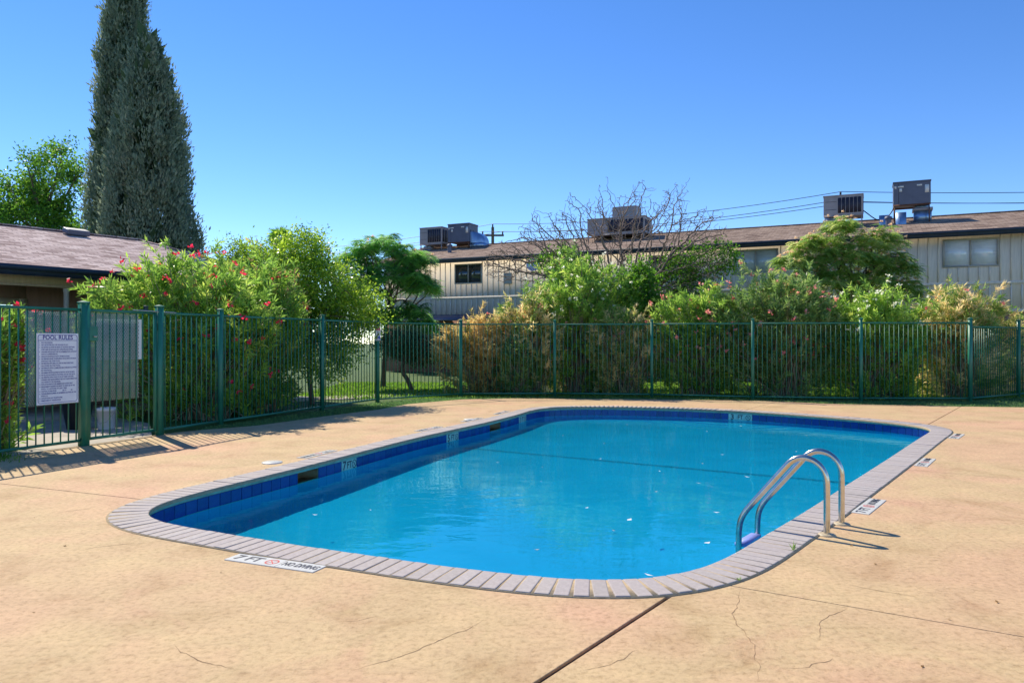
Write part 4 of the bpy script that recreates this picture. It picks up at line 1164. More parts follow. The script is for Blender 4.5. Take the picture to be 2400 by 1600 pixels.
def oleander(name, label, base, rx, ry, h, nshoot, seed, lmat, fmat=None, nfl=0, low=.12, lean=(0, 0), group=None, cat='oleander', flname='blossoms', leafscale=1.0, per=34, fl_low=.35, fl_size=.06, top=.40, dead=10):
    rng = np.random.default_rng(seed)
    t = empty(name, (base[0], base[1], -.03)); tag(t, label, cat, group)
    n = int(nshoot * 1.9); rx *= 1.12; ry *= 1.1
    phi = rng.uniform(0, 2 * math.pi, n); rr = rng.uniform(0, 1, n) ** .5
    # several uneven lobes give a ragged outline
    lob = 1 + .16 * np.sin(3 * phi + seed) + .10 * np.sin(5 * phi + 2 * seed)
    prof_ = (1 - .38 * rr ** 2.4) * (1 + .13 * np.sin(2.7 * phi + seed * 1.3) * rr + .09 * rng.normal(size=n))
    hz = rng.random(n)
    hz = np.where(rng.random(n) < top, 1 - .12 * hz, low + (1 - low) * hz ** .8)
    z = h * prof_ * hz
    spread = (.80 + .32 * np.clip(z / h, 0, 1) ** .6)
    x = rr * lob * rx * spread * np.cos(phi) + lean[0] * z / h; y = rr * lob * ry * spread * np.sin(phi) + lean[1] * z / h
    tip = np.column_stack([x, y, z])
    dirs = unit(np.column_stack([np.cos(phi) * rr * .75, np.sin(phi) * rr * .75, np.full(n, .8)]) + .28 * rng.normal(size=(n, 3)))
    sl = rng.uniform(.25, .50, n) * leafscale
    # leaves in whorls along each shoot
    f_ = rng.random((n, per)) ** .8
    pos = tip[:, None, :] - dirs[:, None, :] * (sl[:, None] * f_)[:, :, None]
    B = pos.reshape(-1, 3)
    dd = np.repeat(dirs, per, 0)
    side = unit(np.cross(dd, rand_dir(rng, n * per)))
    an = np.clip(rng.normal(.75, .28, n * per), .15, 1.5)[:, None]
    D = unit(dd * np.cos(an) + side * np.sin(an))
    L_ = rng.uniform(.11, .20, n * per) * leafscale; Wd = L_ * rng.uniform(.075, .11, n * per)
    Vv, Fv = leaves(B, D, L_, Wd, rng, droop=.06)
    rv_ = np.clip(np.repeat(rng.normal(.5, .22, n), per) + rng.normal(0, .14, n * per), 0, 1)
    link('foliage', npmesh('foliage', Vv, Fv, lmat, rep(rv_, 4)), t)
    # stems
    ns = min(n, 300); idx = rng.choice(n, ns, replace=False)
    b0 = np.column_stack([rng.normal(0, rx * .16, ns), rng.normal(0, ry * .16, ns), np.zeros(ns)])
    e = tip[idx]; mid = b0 * .45 + e * .55; mid[:, :2] = b0[:, :2] * .6 + e[:, :2] * .4; mid += rng.normal(0, .05, (ns, 3))
    V1, F1 = tubes_np(b0, mid, np.full(ns, .016), np.full(ns, .011)); V2, F2 = tubes_np(mid, e, np.full(ns, .011), np.full(ns, .004))
    link('stems', npmesh('stems', np.vstack([V1, V2]), np.vstack([F1, F2 + len(V1)]), M_twig), t)
    if fmat and nfl:
        cand = np.where(z > fl_low * h)[0]; idx = rng.choice(cand, min(int(nfl * 1.7), len(cand)), replace=False)
        P = tip[idx] + dirs[idx] * .09 + np.array([0, -.05, .02])
        Vv, Fv, rr_ = blossoms(P, rng, fl_size)
        o = link(flname, npmesh(flname, Vv, Fv, fmat, rr_), t); o['kind'] = 'stuff'
    if dead:
        idx = rng.choice(n, dead, replace=False); P = np.repeat(tip[idx], 14, 0) + rng.normal(0, .07, (dead * 14, 3))
        D = unit(rand_dir(rng, dead * 14) + np.array([0, 0, -.7])); L_ = rng.uniform(.08, .16, dead * 14)
        Vv, Fv = leaves(P, D, L_, L_ * .13, rng)
        o = link('withered_leaves', npmesh('withered_leaves', Vv, Fv, L_brown, rep(rng.random(dead * 14), 4)), t); o['kind'] = 'stuff'
    return t

def skeleton(root, ends, rng, r0, levels=(.45, .75), jitter=.12, rmin=.006):
    """branch tubes from a root point list to end points, merging through shared forks"""
    A = []; B = []; ra = []; rb = []
    root = np.array(root, float)
    k1 = max(3, int(len(ends) ** .45))
    seeds = ends[rng.choice(len(ends), k1, replace=False)]
    forks = root + (seeds - root) * levels[0] + rng.normal(0, jitter, (k1, 3)); forks[:, 2] = np.maximum(forks[:, 2], root[2] + .1)
    k2 = max(6, int(len(ends) ** .72)); s2 = ends[rng.choice(len(ends), k2, replace=False)]
    own = np.argmin(((s2[:, None] - seeds[None]) ** 2).sum(2), 1)
    forks2 = forks[own] + (s2 - forks[own]) * levels[1] + rng.normal(0, jitter, (k2, 3))
    for q in range(k1): A.append(root); B.append(forks[q]); ra.append(r0); rb.append(r0 * .6)
    for q in range(k2):
        m_ = (forks[own[q]] + forks2[q]) / 2 + rng.normal(0, jitter * .6, 3)
        A.append(forks[own[q]]); B.append(m_); ra.append(r0 * .5); rb.append(r0 * .36)
        A.append(m_); B.append(forks2[q]); ra.append(r0 * .36); rb.append(r0 * .24)
    own2 = np.argmin(((ends[:, None] - s2[None]) ** 2).sum(2), 1)
    for q in range(len(ends)):
        A.append(forks2[own2[q]]); B.append(ends[q]); ra.append(max(rmin, r0 * .16)); rb.append(rmin * .6)
    return np.array(A), np.array(B), np.array(ra), np.array(rb)

def blob_points(blobs, rng, shell=.55):
    P = []; Nn = []
    for (cx, cy, cz, rx, ry, rz, n) in blobs:
        d_ = rand_dir(rng, n); r_ = shell + (1.04 - shell) * rng.random(n) ** .6
        lump = 1 + .14 * np.sin(4 * d_[:, 0] + 5 * d_[:, 2] + cx) + .10 * np.sin(7 * d_[:, 1] + 3 * cz)
        P.append(np.array([cx, cy, cz]) + d_ * np.array([rx, ry, rz]) * (r_ * lump)[:, None]); Nn.append(d_)
    return np.vstack(P), np.vstack(Nn)

def leafy(name, label, base, trunk, blobs, seed, lmat, per, ll, lw, cr, cat='tree', bark=M_bark, group=None, r0=.12, shell=.55, clumpvar=.24, flat=None, fork=None, lname='crown'):
    rng = np.random.default_rng(seed)
    t = empty(name, (base[0], base[1], -.03)); tag(t, label, cat, group)
    P, Nn = blob_points(blobs, rng, shell)
    n = len(P)
    B = np.repeat(P, per, 0) + rng.normal(0, cr, (n * per, 3))
    D = unit(np.repeat(Nn, per, 0) * .5 + rand_dir(rng, n * per) + np.array([0, 0, -.1]))
    L_ = rng.uniform(.7, 1.25, n * per) * ll; Wd = L_ * lw
    Vv, Fv = (flat_leaves(B, D, L_, Wd, rng, flat) if flat else leaves(B, D, L_, Wd, rng))
    rv_ = np.clip(np.repeat(rng.normal(.5, clumpvar, n), per) + rng.normal(0, .15, n * per), 0, 1)
    link(lname, npmesh(lname, Vv, Fv, lmat, rep(rv_, 4)), t)
    mb = MB()
    tr = fillet(trunk, 2); mb.tube(tr, list(np.linspace(r0, r0 * .7, len(tr))), 9); me_ = mb.mesh('trunk', bark, True); link('trunk', me_, t)
    m_ = rng.choice(n, min(n, 160), replace=False)
    A, Bq, ra, rb_ = skeleton(trunk[-1], P[m_], rng, r0 * .7)
    V_, F_ = tubes_np(A, Bq, ra, rb_, 5)
    link('branches', npmesh('branches', V_, F_, bark, None, True), t)
    return t, P, Nn, rng

def mimosa(name, label, base, trunk, pads, seed, lmat, nfr, fl=0, r0=.09):
    """feathery tree: flat layered pads of drooping pinnate fronds"""
    rng = np.random.default_rng(seed)
    t = empty(name, (base[0], base[1], -.03)); tag(t, label, 'tree')
    C_ = []; 
    for (cx, cy, cz, rx, ry, n) in pads:
        n = int(n * 1.5)
        a = rng.uniform(0, 2 * math.pi, n); r_ = rng.random(n) ** .5
        C_.append(np.column_stack([cx + rx * r_ * np.cos(a), cy + ry * r_ * np.sin(a), cz - .30 * r_ ** 2 * max(rx, ry) + rng.normal(0, .15, n)]))
    C_ = np.vstack(C_); n = len(C_)
    B = np.repeat(C_, nfr, 0); m_ = n * nfr
    a = rng.uniform(0, 2 * math.pi, m_); D = unit(np.column_stack([np.cos(a), np.sin(a), rng.uniform(-.75, .25, m_)]))
    FL = rng.uniform(.20, .36, m_)
    S_ = unit(np.cross(D, np.array([0, 0, 1.]))); npin = 9
    bases = []; dirs = []; lens = []
    for q in range(npin):
        f_ = .15 + .85 * q / (npin - 1)
        c_ = B + D * (FL * f_)[:, None]; c_[:, 2] -= .28 * FL * f_ ** 2
        for sg in (1, -1):
            bases.append(c_); dirs.append(unit(S_ * sg * .85 + D * .5 + np.array([0, 0, -.25]))); lens.append(FL * (.42 - .22 * abs(f_ - .45)))
    bases = np.vstack(bases); dirs = np.vstack(dirs); lens = np.concatenate(lens)
    Vv, Fv = flat_leaves(bases, dirs, lens, lens * .11, rng, .25)
    rv_ = np.clip(np.repeat(rng.normal(.5, .2, n), nfr) + rng.normal(0, .12, m_), 0, 1); rv_ = np.tile(rv_, npin * 2)
    link('crown', npmesh('crown', Vv, Fv, lmat, rep(rv_, 4)), t)
    mb = MB(); tr = fillet(trunk, 2); mb.tube(tr, list(np.linspace(r0, r0 * .7, len(tr))), 9); link('trunk', mb.mesh('trunk', M_bark, True), t)
    ii_ = rng.choice(n, min(n, 110), replace=False)
    A, Bq, ra, rb_ = skeleton(trunk[-1], C_[ii_], rng, r0 * .7)
    V_, F_ = tubes_np(A, Bq, ra, rb_, 5); link('branches', npmesh('branches', V_, F_, M_bark, None, True), t)
    if fl:
        idx = rng.choice(n, min(fl, n), replace=False); P = C_[idx] + np.array([0, 0, .07]) + rng.normal(0, .04, (len(idx), 3))
        k = 16; Bb = np.repeat(P, k, 0); Dd = rand_dir(rng, len(P) * k); Dd[:, 2] = np.abs(Dd[:, 2]); L_ = rng.uniform(.055, .10, len(P) * k)
        Vv, Fv = leaves(Bb, Dd, L_, L_ * .22, rng)
        o = link('blossoms', npmesh('blossoms', Vv, Fv, F_mim, rep(rng.random(len(P) * k), 4)), t); o['kind'] = 'stuff'
    return t

def cypress(name, label, base, prof_, seed, n, lean=None):
    rng = np.random.default_rng(seed)
    t = empty(name, (base[0], base[1], -.03)); tag(t, label, 'cypress tree', 'tall cypresses behind the low house')
    zs = np.array([p[0] for p in prof_]); rs = np.array([p[1] for p in prof_])
    zz = np.linspace(0, zs[-1], 400); rr = np.interp(zz, zs, rs)
    # clumps: vertical plumes hugging the column
    cdf = np.cumsum(rr + .05); cdf /= cdf[-1]
    nc = n // 60
    cz = np.interp(rng.random(nc), cdf, zz); ca = rng.uniform(0, 2 * math.pi, nc)
    cr_ = np.interp(cz, zs, rs) * (rng.uniform(.66, 1.04, nc) + .06 * np.sin(3 * ca + cz * 1.4))
    lx = np.interp(cz, [0, zs[-1]], [lean[0], 0]) if lean else 0
    cen_ = np.column_stack([cr_ * np.cos(ca) + lx, cr_ * np.sin(ca), cz])
    out = np.column_stack([np.cos(ca), np.sin(ca), np.zeros(nc)])
    per = 60
    B = np.repeat(cen_, per, 0)
    o_ = np.repeat(out, per, 0)
    # each clump is a plume: narrow ellipsoid standing upright
    q_ = rng.normal(size=(nc * per, 3)) * np.array([.10, .10, .26]); B = B + q_ + o_ * rng.uniform(-.05, .07, (nc * per, 1))
    D = unit(np.array([0, 0, 1.]) * 1.0 + o_ * .42 + .38 * rng.normal(size=(nc * per, 3)))
    L_ = rng.uniform(.10, .22, nc * per); Wd = L_ * rng.uniform(.12, .2, nc * per)
    Vv, Fv = leaves(B, D, L_, Wd, rng)
    rv_ = np.clip(np.repeat(rng.normal(.5, .3, nc), per) + rng.normal(0, .16, nc * per), 0, 1)
    link('crown', npmesh('crown', Vv, Fv, L_cyp, rep(rv_, 4)), t)
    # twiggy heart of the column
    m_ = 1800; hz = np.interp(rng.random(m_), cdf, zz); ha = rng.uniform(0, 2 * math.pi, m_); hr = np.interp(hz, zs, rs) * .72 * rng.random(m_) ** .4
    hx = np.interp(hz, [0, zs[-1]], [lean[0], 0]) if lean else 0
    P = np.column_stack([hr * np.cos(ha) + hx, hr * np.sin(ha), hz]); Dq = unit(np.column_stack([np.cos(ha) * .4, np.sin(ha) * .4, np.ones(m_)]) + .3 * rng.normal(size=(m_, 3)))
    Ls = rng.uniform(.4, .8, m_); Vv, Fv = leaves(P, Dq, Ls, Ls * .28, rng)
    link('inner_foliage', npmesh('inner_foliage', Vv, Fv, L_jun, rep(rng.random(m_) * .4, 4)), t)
    mb = MB(); mb.tube([((lean[0] if lean else 0), 0, -.1), (0, 0, zs[-1] * .5), (0, 0, zs[-1] * .93)], [.22, .12, .03], 9); mb.build('trunk', M_bark, t, True)
    return t

# ================================================================ TREES
cypress('cypress_tree', 'tall slender cypress with the higher tip behind its twin', (-14.8, 28.7), [(0, 1.25), (5, 1.18), (7.0, 1.05), (8.3, .93), (10.8, .86), (12.0, .86), (13.0, .78), (14.5, .62), (15.8, .42), (17.2, .05)], 3, 70000, (-.45, 0))
cypress('cypress_tree', 'broader shorter cypress in front of its taller twin', (-13.15, 27.0), [(0, 1.7), (3.0, 1.68), (5.25, 1.55), (6.7, 1.36), (7.9, 1.24), (9.1, 1.12), (10.26, .88), (11.45, .50), (12.4, .06)], 4, 88000, (.05, 0))
leafy('shade_tree', 'leafy broad shade tree rising behind the low roof', (-20.2, 31.5), [(0, 0, 0), (.1, 0, 2.5), (.3, 0, 5.0)],
      [(.0, 0, 6.3, 2.0, 1.8, 1.3, 210), (.9, 0, 8.3, 1.15, 1.2, 1.5, 150), (-.5, .2, 7.6, 1.0, 1.1, .9, 90), (-1.9, .2, 6.0, .95, 1.0, .7, 60), (1.3, 0, 5.6, 1.1, 1.0, 1.0, 80), (.2, 0, 5.0, 2.2, 1.6, .9, 120)], 11, L_tree, 34, .15, .26, .17, r0=.20)
# bare tree with a few green tufts
def bare_tree():
    rng = np.random.default_rng(21)
    bx, by = 4.0, 25.6
    t = empty('bare_tree', (bx, by, -.03)); tag(t, 'half dead spreading tree with bare twigs and green tufts', 'tree')
    m_ = 6500
    ax = rng.uniform(-5.0, 3.3, m_); top_ = np.interp(ax, [-5, -3.2, -1, 1.8, 3.3], [4.3, 5.7, 6.5, 6.6, 5.1]); bot_ = np.interp(ax, [-5, -3, 0, 2, 3.3], [3.7, 3.3, 3.1, 3.1, 3.6])
    f_ = rng.random(m_) ** .75; az = bot_ + (top_ - bot_) * f_ * (1 + .10 * np.sin(ax * 5.1) + .06 * np.sin(ax * 11.3))
    ay = rng.uniform(-1, 1, m_) * 1.7 * np.sqrt(np.clip(1 - (ax / 5.4) ** 2, 0, 1))
    att = np.column_stack([ax, ay, az]); keep = rng.random(m_) < .62 + .38 * np.sin(ax * 3.1 + az * 2.3 + ay * 1.7); att = att[keep]
    nod = [np.array((0, 0, z_)) for z_ in np.arange(.9, 2.0, .12)]; par = [-1] + list(range(len(nod) - 1))
    nodes_ = np.array(nod); parent_ = np.array(par); step = .10
    near_d = np.full(len(att), 1e9); near_i = np.zeros(len(att), int)
    new0 = 0
    for it in range(140):
        new = nodes_[new0:]
        if len(new) and len(att):
            d2 = ((att[:, None] - new[None]) ** 2).sum(2); k_ = d2.argmin(1); dm = d2[np.arange(len(att)), k_]
            up_ = dm < near_d; near_d[up_] = dm[up_]; near_i[up_] = k_[up_] + new0
        ok_ = near_d > .125 ** 2; att, near_d, near_i = att[ok_], near_d[ok_], near_i[ok_]
        if not len(att): break
        acc = np.zeros((len(nodes_), 3)); dv_ = att - nodes_[near_i]; dv_ /= np.linalg.norm(dv_, axis=1)[:, None]; np.add.at(acc, near_i, dv_)
        gi = np.unique(near_i); g = acc[gi]; g = g / np.maximum(1e-6, np.linalg.norm(g, axis=1))[:, None] + rng.normal(0, .24, (len(gi), 3)); g /= np.linalg.norm(g, axis=1)[:, None]
        new0 = len(nodes_); nodes_ = np.vstack([nodes_, nodes_[gi] + g * step]); parent_ = np.concatenate([parent_, gi])
    e_ = 2.35; rad = np.zeros(len(nodes_)); hasch = np.zeros(len(nodes_), bool); hasch[parent_[parent_ >= 0]] = True
    rad[~hasch] = .0065 ** e_
    for k_ in range(len(nodes_) - 1, 0, -1): rad[parent_[k_]] += rad[k_]
    rad = np.minimum(.17, rad ** (1 / e_))
    ch = np.where(parent_ >= 0)[0]; A = nodes_[parent_[ch]]; B = nodes_[ch]; ra = np.minimum(rad[parent_[ch]], rad[ch] * 1.25); rb_ = rad[ch]
    mb = MB(); mb.tube([(0, 0, -.1), (.04, 0, .45), (0, 0, .92)], [.21, .18, .17], 10); mb.build('trunk', M_deadbark, t, True)
    V_, F_ = tubes_np(A, B, ra, rb_, 4); link('branches', npmesh('branches', V_, F_, M_deadbark), t)
    P = []
    for (cx, cz, rx, rz, n_) in ((-2.3, 4.2, 1.0, .5, 60), (2.5, 4.3, 1.3, .65, 95), (1.3, 3.7, .8, .6, 50), (-1.6, 3.9, .7, .4, 30), (2.0, 3.2, .8, .6, 44)):
        d_ = rand_dir(rng, n_); P.append(np.array([cx, -.2, cz]) + d_ * np.array([rx, .7, rz]) * rng.random((n_, 1)) ** .4)
    P = np.vstack(P); k = 30
    Bq = np.repeat(P, k, 0) + rng.normal(0, .13, (len(P) * k, 3)); D = unit(rand_dir(rng, len(Bq)) + np.array([0, 0, -.2])); L_ = rng.uniform(.07, .12, len(Bq))
    Vv, Fv = leaves(Bq, D, L_, L_ * .25, rng); link('leaf_tufts', npmesh('leaf_tufts', Vv, Fv, L_bright, rep(rng.random(len(Bq)), 4)), t)
    A, Bq2, ra, rb_ = skeleton((0, 0, 2.3), P, rng, .05); V_, F_ = tubes_np(A, Bq2, ra, rb_, 4); link('tuft_branches', npmesh('tuft_branches', V_, F_, M_deadbark), t)
bare_tree()
mimosa('silk_tree', 'feathery silk tree with drooping fronds beside the low house', (-4.2, 24.2), [(0, 0, 0), (.1, 0, 1.2), (.1, 0, 2.2)],
       [(0, 0, 4.75, .9, .9, 52), (.9, -.1, 4.3, .75, .7, 46), (-.9, .1, 4.3, .8, .7, 40), (.3, -.4, 3.85, 1.2, .8, 60), (1.15, -.3, 3.5, .7, .6, 40), (-.6, -.3, 3.4, .9, .7, 40), (.9, -.3, 2.55, .75, .6, 34), (1.25, -.3, 2.1, .55, .5, 22), (-.2, -.3, 2.5, .8, .6, 30)], 31, L_mim, 11, 50)
mimosa('silk_tree', 'yellowish feathery silk tree with peach blossoms before the windows', (11.1, 24.6), [(0, 0, 0), (.15, 0, 1.4), (.1, 0, 2.5)],
       [(-.3, 0, 5.45, .55, .5, 24), (.9, -.1, 5.0, .8, .6, 44), (-.9, .1, 4.85, .9, .7, 50), (.0, -.3, 4.5, 1.1, .7, 56), (-1.6, 0, 4.3, .8, .7, 40), (1.5, -.1, 4.15, .75, .6, 36), (-.8, -.3, 3.8, 1.1, .7, 50), (.7, -.3, 3.65, 1.0, .6, 44), (1.85, -.2, 3.3, .5, .4, 18), (-1.7, -.2, 3.4, .7, .6, 30), (.2, -.3, 3.05, .9, .6, 30)], 37, L_mimr, 10, 420)
# far palm
def palm():
    rng = np.random.default_rng(8)
    t = empty('fan_palm', (-18.6, 60, 0)); tag(t, 'tiny distant fan palm on a thin trunk', 'palm tree')
    mb = MB(); mb.tube([(0, 0, -.1), (.05, 0, 5), (0, 0, 9.6)], [.20, .15, .13], 8); mb.build('trunk', M_bark, t, True)
    n = 700; d_ = rand_dir(rng, n); d_[:, 2] = d_[:, 2] * .8 + .05; d_ = unit(d_); B = np.array([0, 0, 9.75]) + d_ * rng.uniform(.15, .6, (n, 1)); L_ = rng.uniform(.5, .8, n)
    Vv, Fv = leaves(B, d_, L_, L_ * .07, rng, droop=.2); link('crown', npmesh('crown', Vv, Fv, L_tree, rep(rng.random(n), 4)), t)
palm()

# ================================================================ SHRUBS
oleander('oleander_bush', 'large oleander with crimson flowers beside the gate', (-6.2, 14.75), 1.6, 1.2, 3.0, 560, 41, L_ole, F_red, 80, .10, (-.25, 0), fl_low=.12)
oleander('oleander_bush', 'tall oleander with crimson flowers and withered tips behind the fence', (-5.72, 16.25), 1.22, 1.1, 3.15, 480, 42, L_ole, F_red, 40, .08, dead=80)
oleander('oleander_bush', 'small oleander with crimson flowers left of the rules sign', (-7.18, 10.2), .55, .5, 1.95, 130, 43, L_ole, F_red, 46, .08, fl_low=.08)
leafy('privet_shrub', 'tall yellow green small leaved shrub hanging over the fence', (-4.82, 18.0), [(0, 0, 0), (-.1, .1, .7), (-.1, .1, 1.3)],
      [(-.6, .2, 3.1, 1.15, .9, .8, 230), (.3, .0, 2.75, 1.1, .8, .8, 200), (-.3, .1, 3.75, .7, .55, .42, 80), (.95, -.15, 2.25, .8, .65, .6, 120), (-1.4, .3, 3.2, .75, .6, .65, 90), (.45, -.5, 1.55, .8, .5, .65, 100), (-.4, -.3, 1.9, 1.0, .6, .9, 130), (.55, -.55, 1.0, .45, .3, .4, 30)], 51, L_priv, 42, .072, .27, .13, 'shrub', M_bark, None, .07, .5)
leafy('privet_shrub', 'sparse small leaved shrub poking above the crimson oleander', (-6.9, 18.6), [(0, 0, 0), (0, 0, 1.2), (0, 0, 2.2)],
      [(0, 0, 3.1, .7, .6, .8, 90), (.9, .2, 3.2, .7, .5, .5, 60), (.1, 0, 3.75, .28, .25, .3, 16)], 52, L_priv, 30, .075, .27, .13, 'shrub', M_bark, None, .05, .3)
# juniper clipped, with a dead brown side
t, P, Nn, rng = leafy('juniper_tree', 'dark clipped juniper on a leaning trunk behind the fence', (-3.0, 22.4), [(0, 0, 0), (-.12, 0, .35), (-.32, 0, .62), (-.25, 0, .9)],
      [(-.25, 0, 1.45, .85, .65, .42, 130), (.35, -.1, 1.2, .6, .5, .35, 70)], 55, L_jun, 60, .075, .2, .10, 'juniper', M_bark, None, .075, .5)
n = 70; rg = np.random.default_rng(3); P = np.array([.62, -.3, 1.30]) + rand_dir(rg, n) * np.array([.45, .35, .42]) * rg.random((n, 1)) ** .4
Bq = np.repeat(P, 40, 0) + rg.normal(0, .07, (n * 40, 3)); L_ = rg.uniform(.05, .09, n * 40); Vv, Fv = leaves(Bq, rand_dir(rg, n * 40), L_, L_ * .2, rg)
link('brown_foliage', npmesh('brown_foliage', Vv, Fv, L_brown, rep(rg.random(n * 40), 4)), t)
oleander('oleander_bush', 'dry yellow oleander with golden leaves behind the fence', (-.75, 21.4), 1.15, .75, 2.15, 320, 61, L_dry, None, 0, .05)
oleander('oleander_bush', 'dry yellowing oleander reaching just over the fence', (.55, 21.3), .95, .75, 2.75, 260, 62, L_drymix, F_pink, 10, .05, dead=10)
oleander('oleander_bush', 'small green oleander in front of the dry yellow ones', (.15, 20.75), .55, .35, 1.55, 110, 63, L_oled, None, 0, .05)
oleander('oleander_bush', 'tall rounded green oleander with white flowers', (1.95, 21.9), 1.45, 1.0, 3.75, 560, 64, L_ole, F_white, 60, .06, fl_low=.5)
leafy('chinaberry_shrub', 'bright green sapling between the white and pink oleanders', (3.75, 22.6), [(0, 0, 0), (0, 0, 1.0), (0, 0, 1.9)],
      [(0, 0, 2.9, .75, .6, .65, 110), (.1, 0, 3.5, .4, .35, .4, 36), (.5, 0, 2.4, .5, .5, .4, 40)], 65, L_bright, 34, .10, .30, .14, 'sapling', M_bark, None, .04, .4)
oleander('oleander_bush', 'half dry oleander with brown stems below the sapling', (3.2, 21.0), .95, .6, 2.35, 250, 66, L_drymix, F_pink, 6, .06, dead=30)
oleander('oleander_bush', 'pale pink flowering oleander next to the sapling', (5.25, 20.95), 1.15, .8, 2.85, 400, 67, L_ole, F_pink, 34, .05, fl_low=.3, fl_size=.075)
oleander('oleander_bush', 'broad oleander with many coral pink flowers below the silk tree', (7.35, 20.3), 1.45, .9, 3.15, 560, 68, L_oled, F_pink, 70, .05, fl_low=.2, fl_size=.075)
oleander('oleander_bush', 'rounded green oleander topped with white flowers', (9.75, 20.0), 1.25, .8, 2.75, 480, 69, L_ole, F_white, 44, .05, fl_low=.6)
oleander('oleander_bush', 'pale half dry oleander at the fence corner', (12.2, 20.3), 1.25, .85, 2.85, 420, 70, L_drymix, F_pink, 8, .05, top=.5, dead=16)
oleander('oleander_bush', 'green oleander behind the set back fence panel', (14.6, 22.7), 1.3, .9, 2.2, 300, 71, L_drymix, F_pink, 10, .05, dead=10)

# ================================================================ GRASS, WEEDS, LITTER
def grass_obj(name, label, pts, hmin, hmax, seed, mat, wd=.004, spread=.35, cat='grass', z=-.035):
    rng = np.random.default_rng(seed); n = len(pts)
    B = np.column_stack([pts, np.full(n, z)]); D = unit(np.array([0, 0, 1.]) + spread * rng.normal(size=(n, 3)) * np.array([1, 1, .2])); L_ = rng.uniform(hmin, hmax, n)
    Vv, Fv = leaves(B, D, L_, np.full(n, wd) * rng.uniform(.7, 1.4, n), rng, droop=.12)
    o = link(name, npmesh(name, Vv, Fv, mat, rep(np.clip(rng.normal(.5, .25, n), 0, 1), 4))); tag(o, label, cat, kind='stuff'); return o
rng = np.random.default_rng(90)
fp = np.array(PST); 
def strip_points(poly_a, poly_b, n, rng):
    a = resample_open(poly_a, .1); b = resample_open(poly_b, .1)
    t = rng.random(n); ia = t * (len(a) - 1); ib = t * (len(b) - 1)
    pa_ = np.column_stack([np.interp(ia, np.arange(len(a)), a[:, q]) for q in (0, 1)]); pb_ = np.column_stack([np.interp(ib, np.arange(len(b)), b[:, q]) for q in (0, 1)])
    f_ = rng.random((n, 1)); return pa_ * (1 - f_) + pb_ * f_
A1 = [(-5.30, 12.5), (-4.52, 13.19), (-3.72, 14.83), (-2.94, 16.2), (-2.46, 17.7), (-1.31, 19.06), (0, 19.44), (3.28, 19.2), (6.38, 18.65), (7.5, 17.8), (10.65, 17.0), (14, 16.5)]
B1 = [(-5.2, 13.1), (-5.05, 13.4), (-4.1, 16.05), (-3.3, 18.15), (-2.8, 18.7), (-1.37, 20.0), (1.15, 20.2), (3.70, 19.85), (6.10, 19.0), (8.62, 18.5), (11.3, 18.5), (14, 20.4)]
grass_obj('weed_strip', 'low dusty green weeds along the foot of the fence', strip_points(A1, B1, 34000, rng), .03, .10, 91, L_weed, .006, .6, 'weeds')
pts_ = np.column_stack([rng.uniform(-6, 16, 60000), rng.uniform(19.5, 27, 60000)])
grass_obj('lawn_grass', 'bright green lawn grass between the fence and the building', pts_, .05, .12, 92, L_grass, .010, .5)
pts_ = np.column_stack([rng.normal(-6.62, .16, 900), rng.normal(9.25, .22, 900)])
grass_obj('grass_clump', 'green grass clump at the fence foot below the crimson flowers', pts_, .06, .17, 93, L_grass, .006, .45)
for q, (x_, y_, n_) in enumerate(((2.01, 5.34, 16), (1.42, 4.66, 7))):
    pts_ = np.column_stack([rng.normal(x_, .010, n_), rng.normal(y_, .010, n_)])
    grass_obj('grass_tuft', ['small dry grass tuft in the coping joint by the ladder', 'tiny grass sprout in the coping joint at the curved corner'][q], pts_, .03, .085 if q == 0 else .04, 94 + q, L_grass, .0022, .5, z=0.0)
# path behind the fence
pth = link('footpath', prism('footpath', [(-7.5, 19.1), (-4.4, 19.35), (-2.2, 21.2), (-1.8, 21.9), (-3.2, 21.6), (-5.2, 20.2), (-7.5, 20.0)], -.09, -.01, M_path, .004)); tag(pth, 'pale concrete footpath behind the fence', 'path', kind='structure')
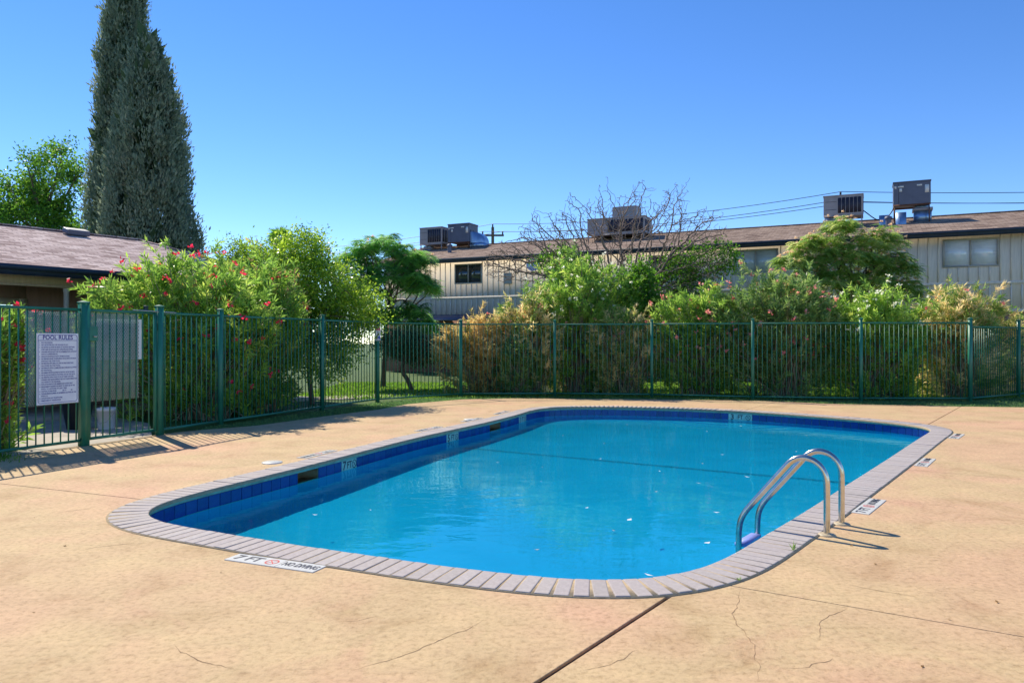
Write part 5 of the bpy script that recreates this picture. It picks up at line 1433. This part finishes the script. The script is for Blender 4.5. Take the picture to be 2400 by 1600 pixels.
# floating leaves
FLT = [(1.10, 5.05), (1.30, 5.20), (.98, 5.35), (1.62, 6.2), (.9, 6.6), (1.1, 7.0), (2.9, 9.2), (.75, 7.5), (1.6, 8.3), (2.2, 8.8), (.35, 8.9), (1.9, 9.6), (2.6, 10.2), (1.25, 10.6), (.4, 9.9), (-.2, 10.3), (-.9, 10.6), (3.1, 11.0), (4.3, 11.3), (1.5, 12.2), (.9, 13.2), (.6, 14.6), (2.3, 14.9), (3.6, 13.8), (5.2, 13.2), (4.5, 14.7), (-1.4, 7.4), (-1.9, 7.2), (.2, 6.0), (2.0, 7.3)]
rng = np.random.default_rng(77)
for k, (x_, y_) in enumerate(FLT):
    L_ = rng.uniform(.035, .095) if k < 12 else rng.uniform(.03, .07); wd = L_ * rng.uniform(.14, .3)
    mb = MB(); mb.add([(-L_ / 2, 0, .004), (0, -wd, .001), (L_ / 2, 0, .006), (0, wd, .001), (0, 0, .0)], [(0, 1, 4), (1, 2, 4), (2, 3, 4), (3, 0, 4)])
    o = mb.build('floating_leaf', M_sticker if k % 4 else M_plate, None, False, (x_, y_, WATER + .002), rng.uniform(0, 6.28))
    tag(o, 'small pale leaf floating on the pool water', 'leaf', 'leaves floating on the pool')
# crumbs of dead leaf on the deck
n = 60; P = np.column_stack([rng.uniform(-5, 6, n), rng.uniform(2.2, 9, n), np.full(n, .004)])
P = P[[not (np.min(np.hypot(*(LOOP - p[:2]).T)) < .3 or (p[0] > -3.2 and p[0] < 6 and p[1] > 5 + .0 and ((p[1] - 6.4) > -.47 * (p[0] + 3.2)) and (p[1] - 5.2) > 1.33 * (p[0] - 1.6))) for p in P]]
D = unit(np.column_stack([rng.normal(size=(len(P), 2)), np.full(len(P), .12)])); L_ = rng.uniform(.012, .03, len(P)); Vv, Fv = flat_leaves(P, D, L_, L_ * .3, rng, .3)
o = link('leaf_litter', npmesh('leaf_litter', Vv, Fv, L_brown, rep(rng.random(len(P)) * .3, 4))); tag(o, 'scattered crumbs of dead leaf on the tan deck', 'litter', kind='stuff')
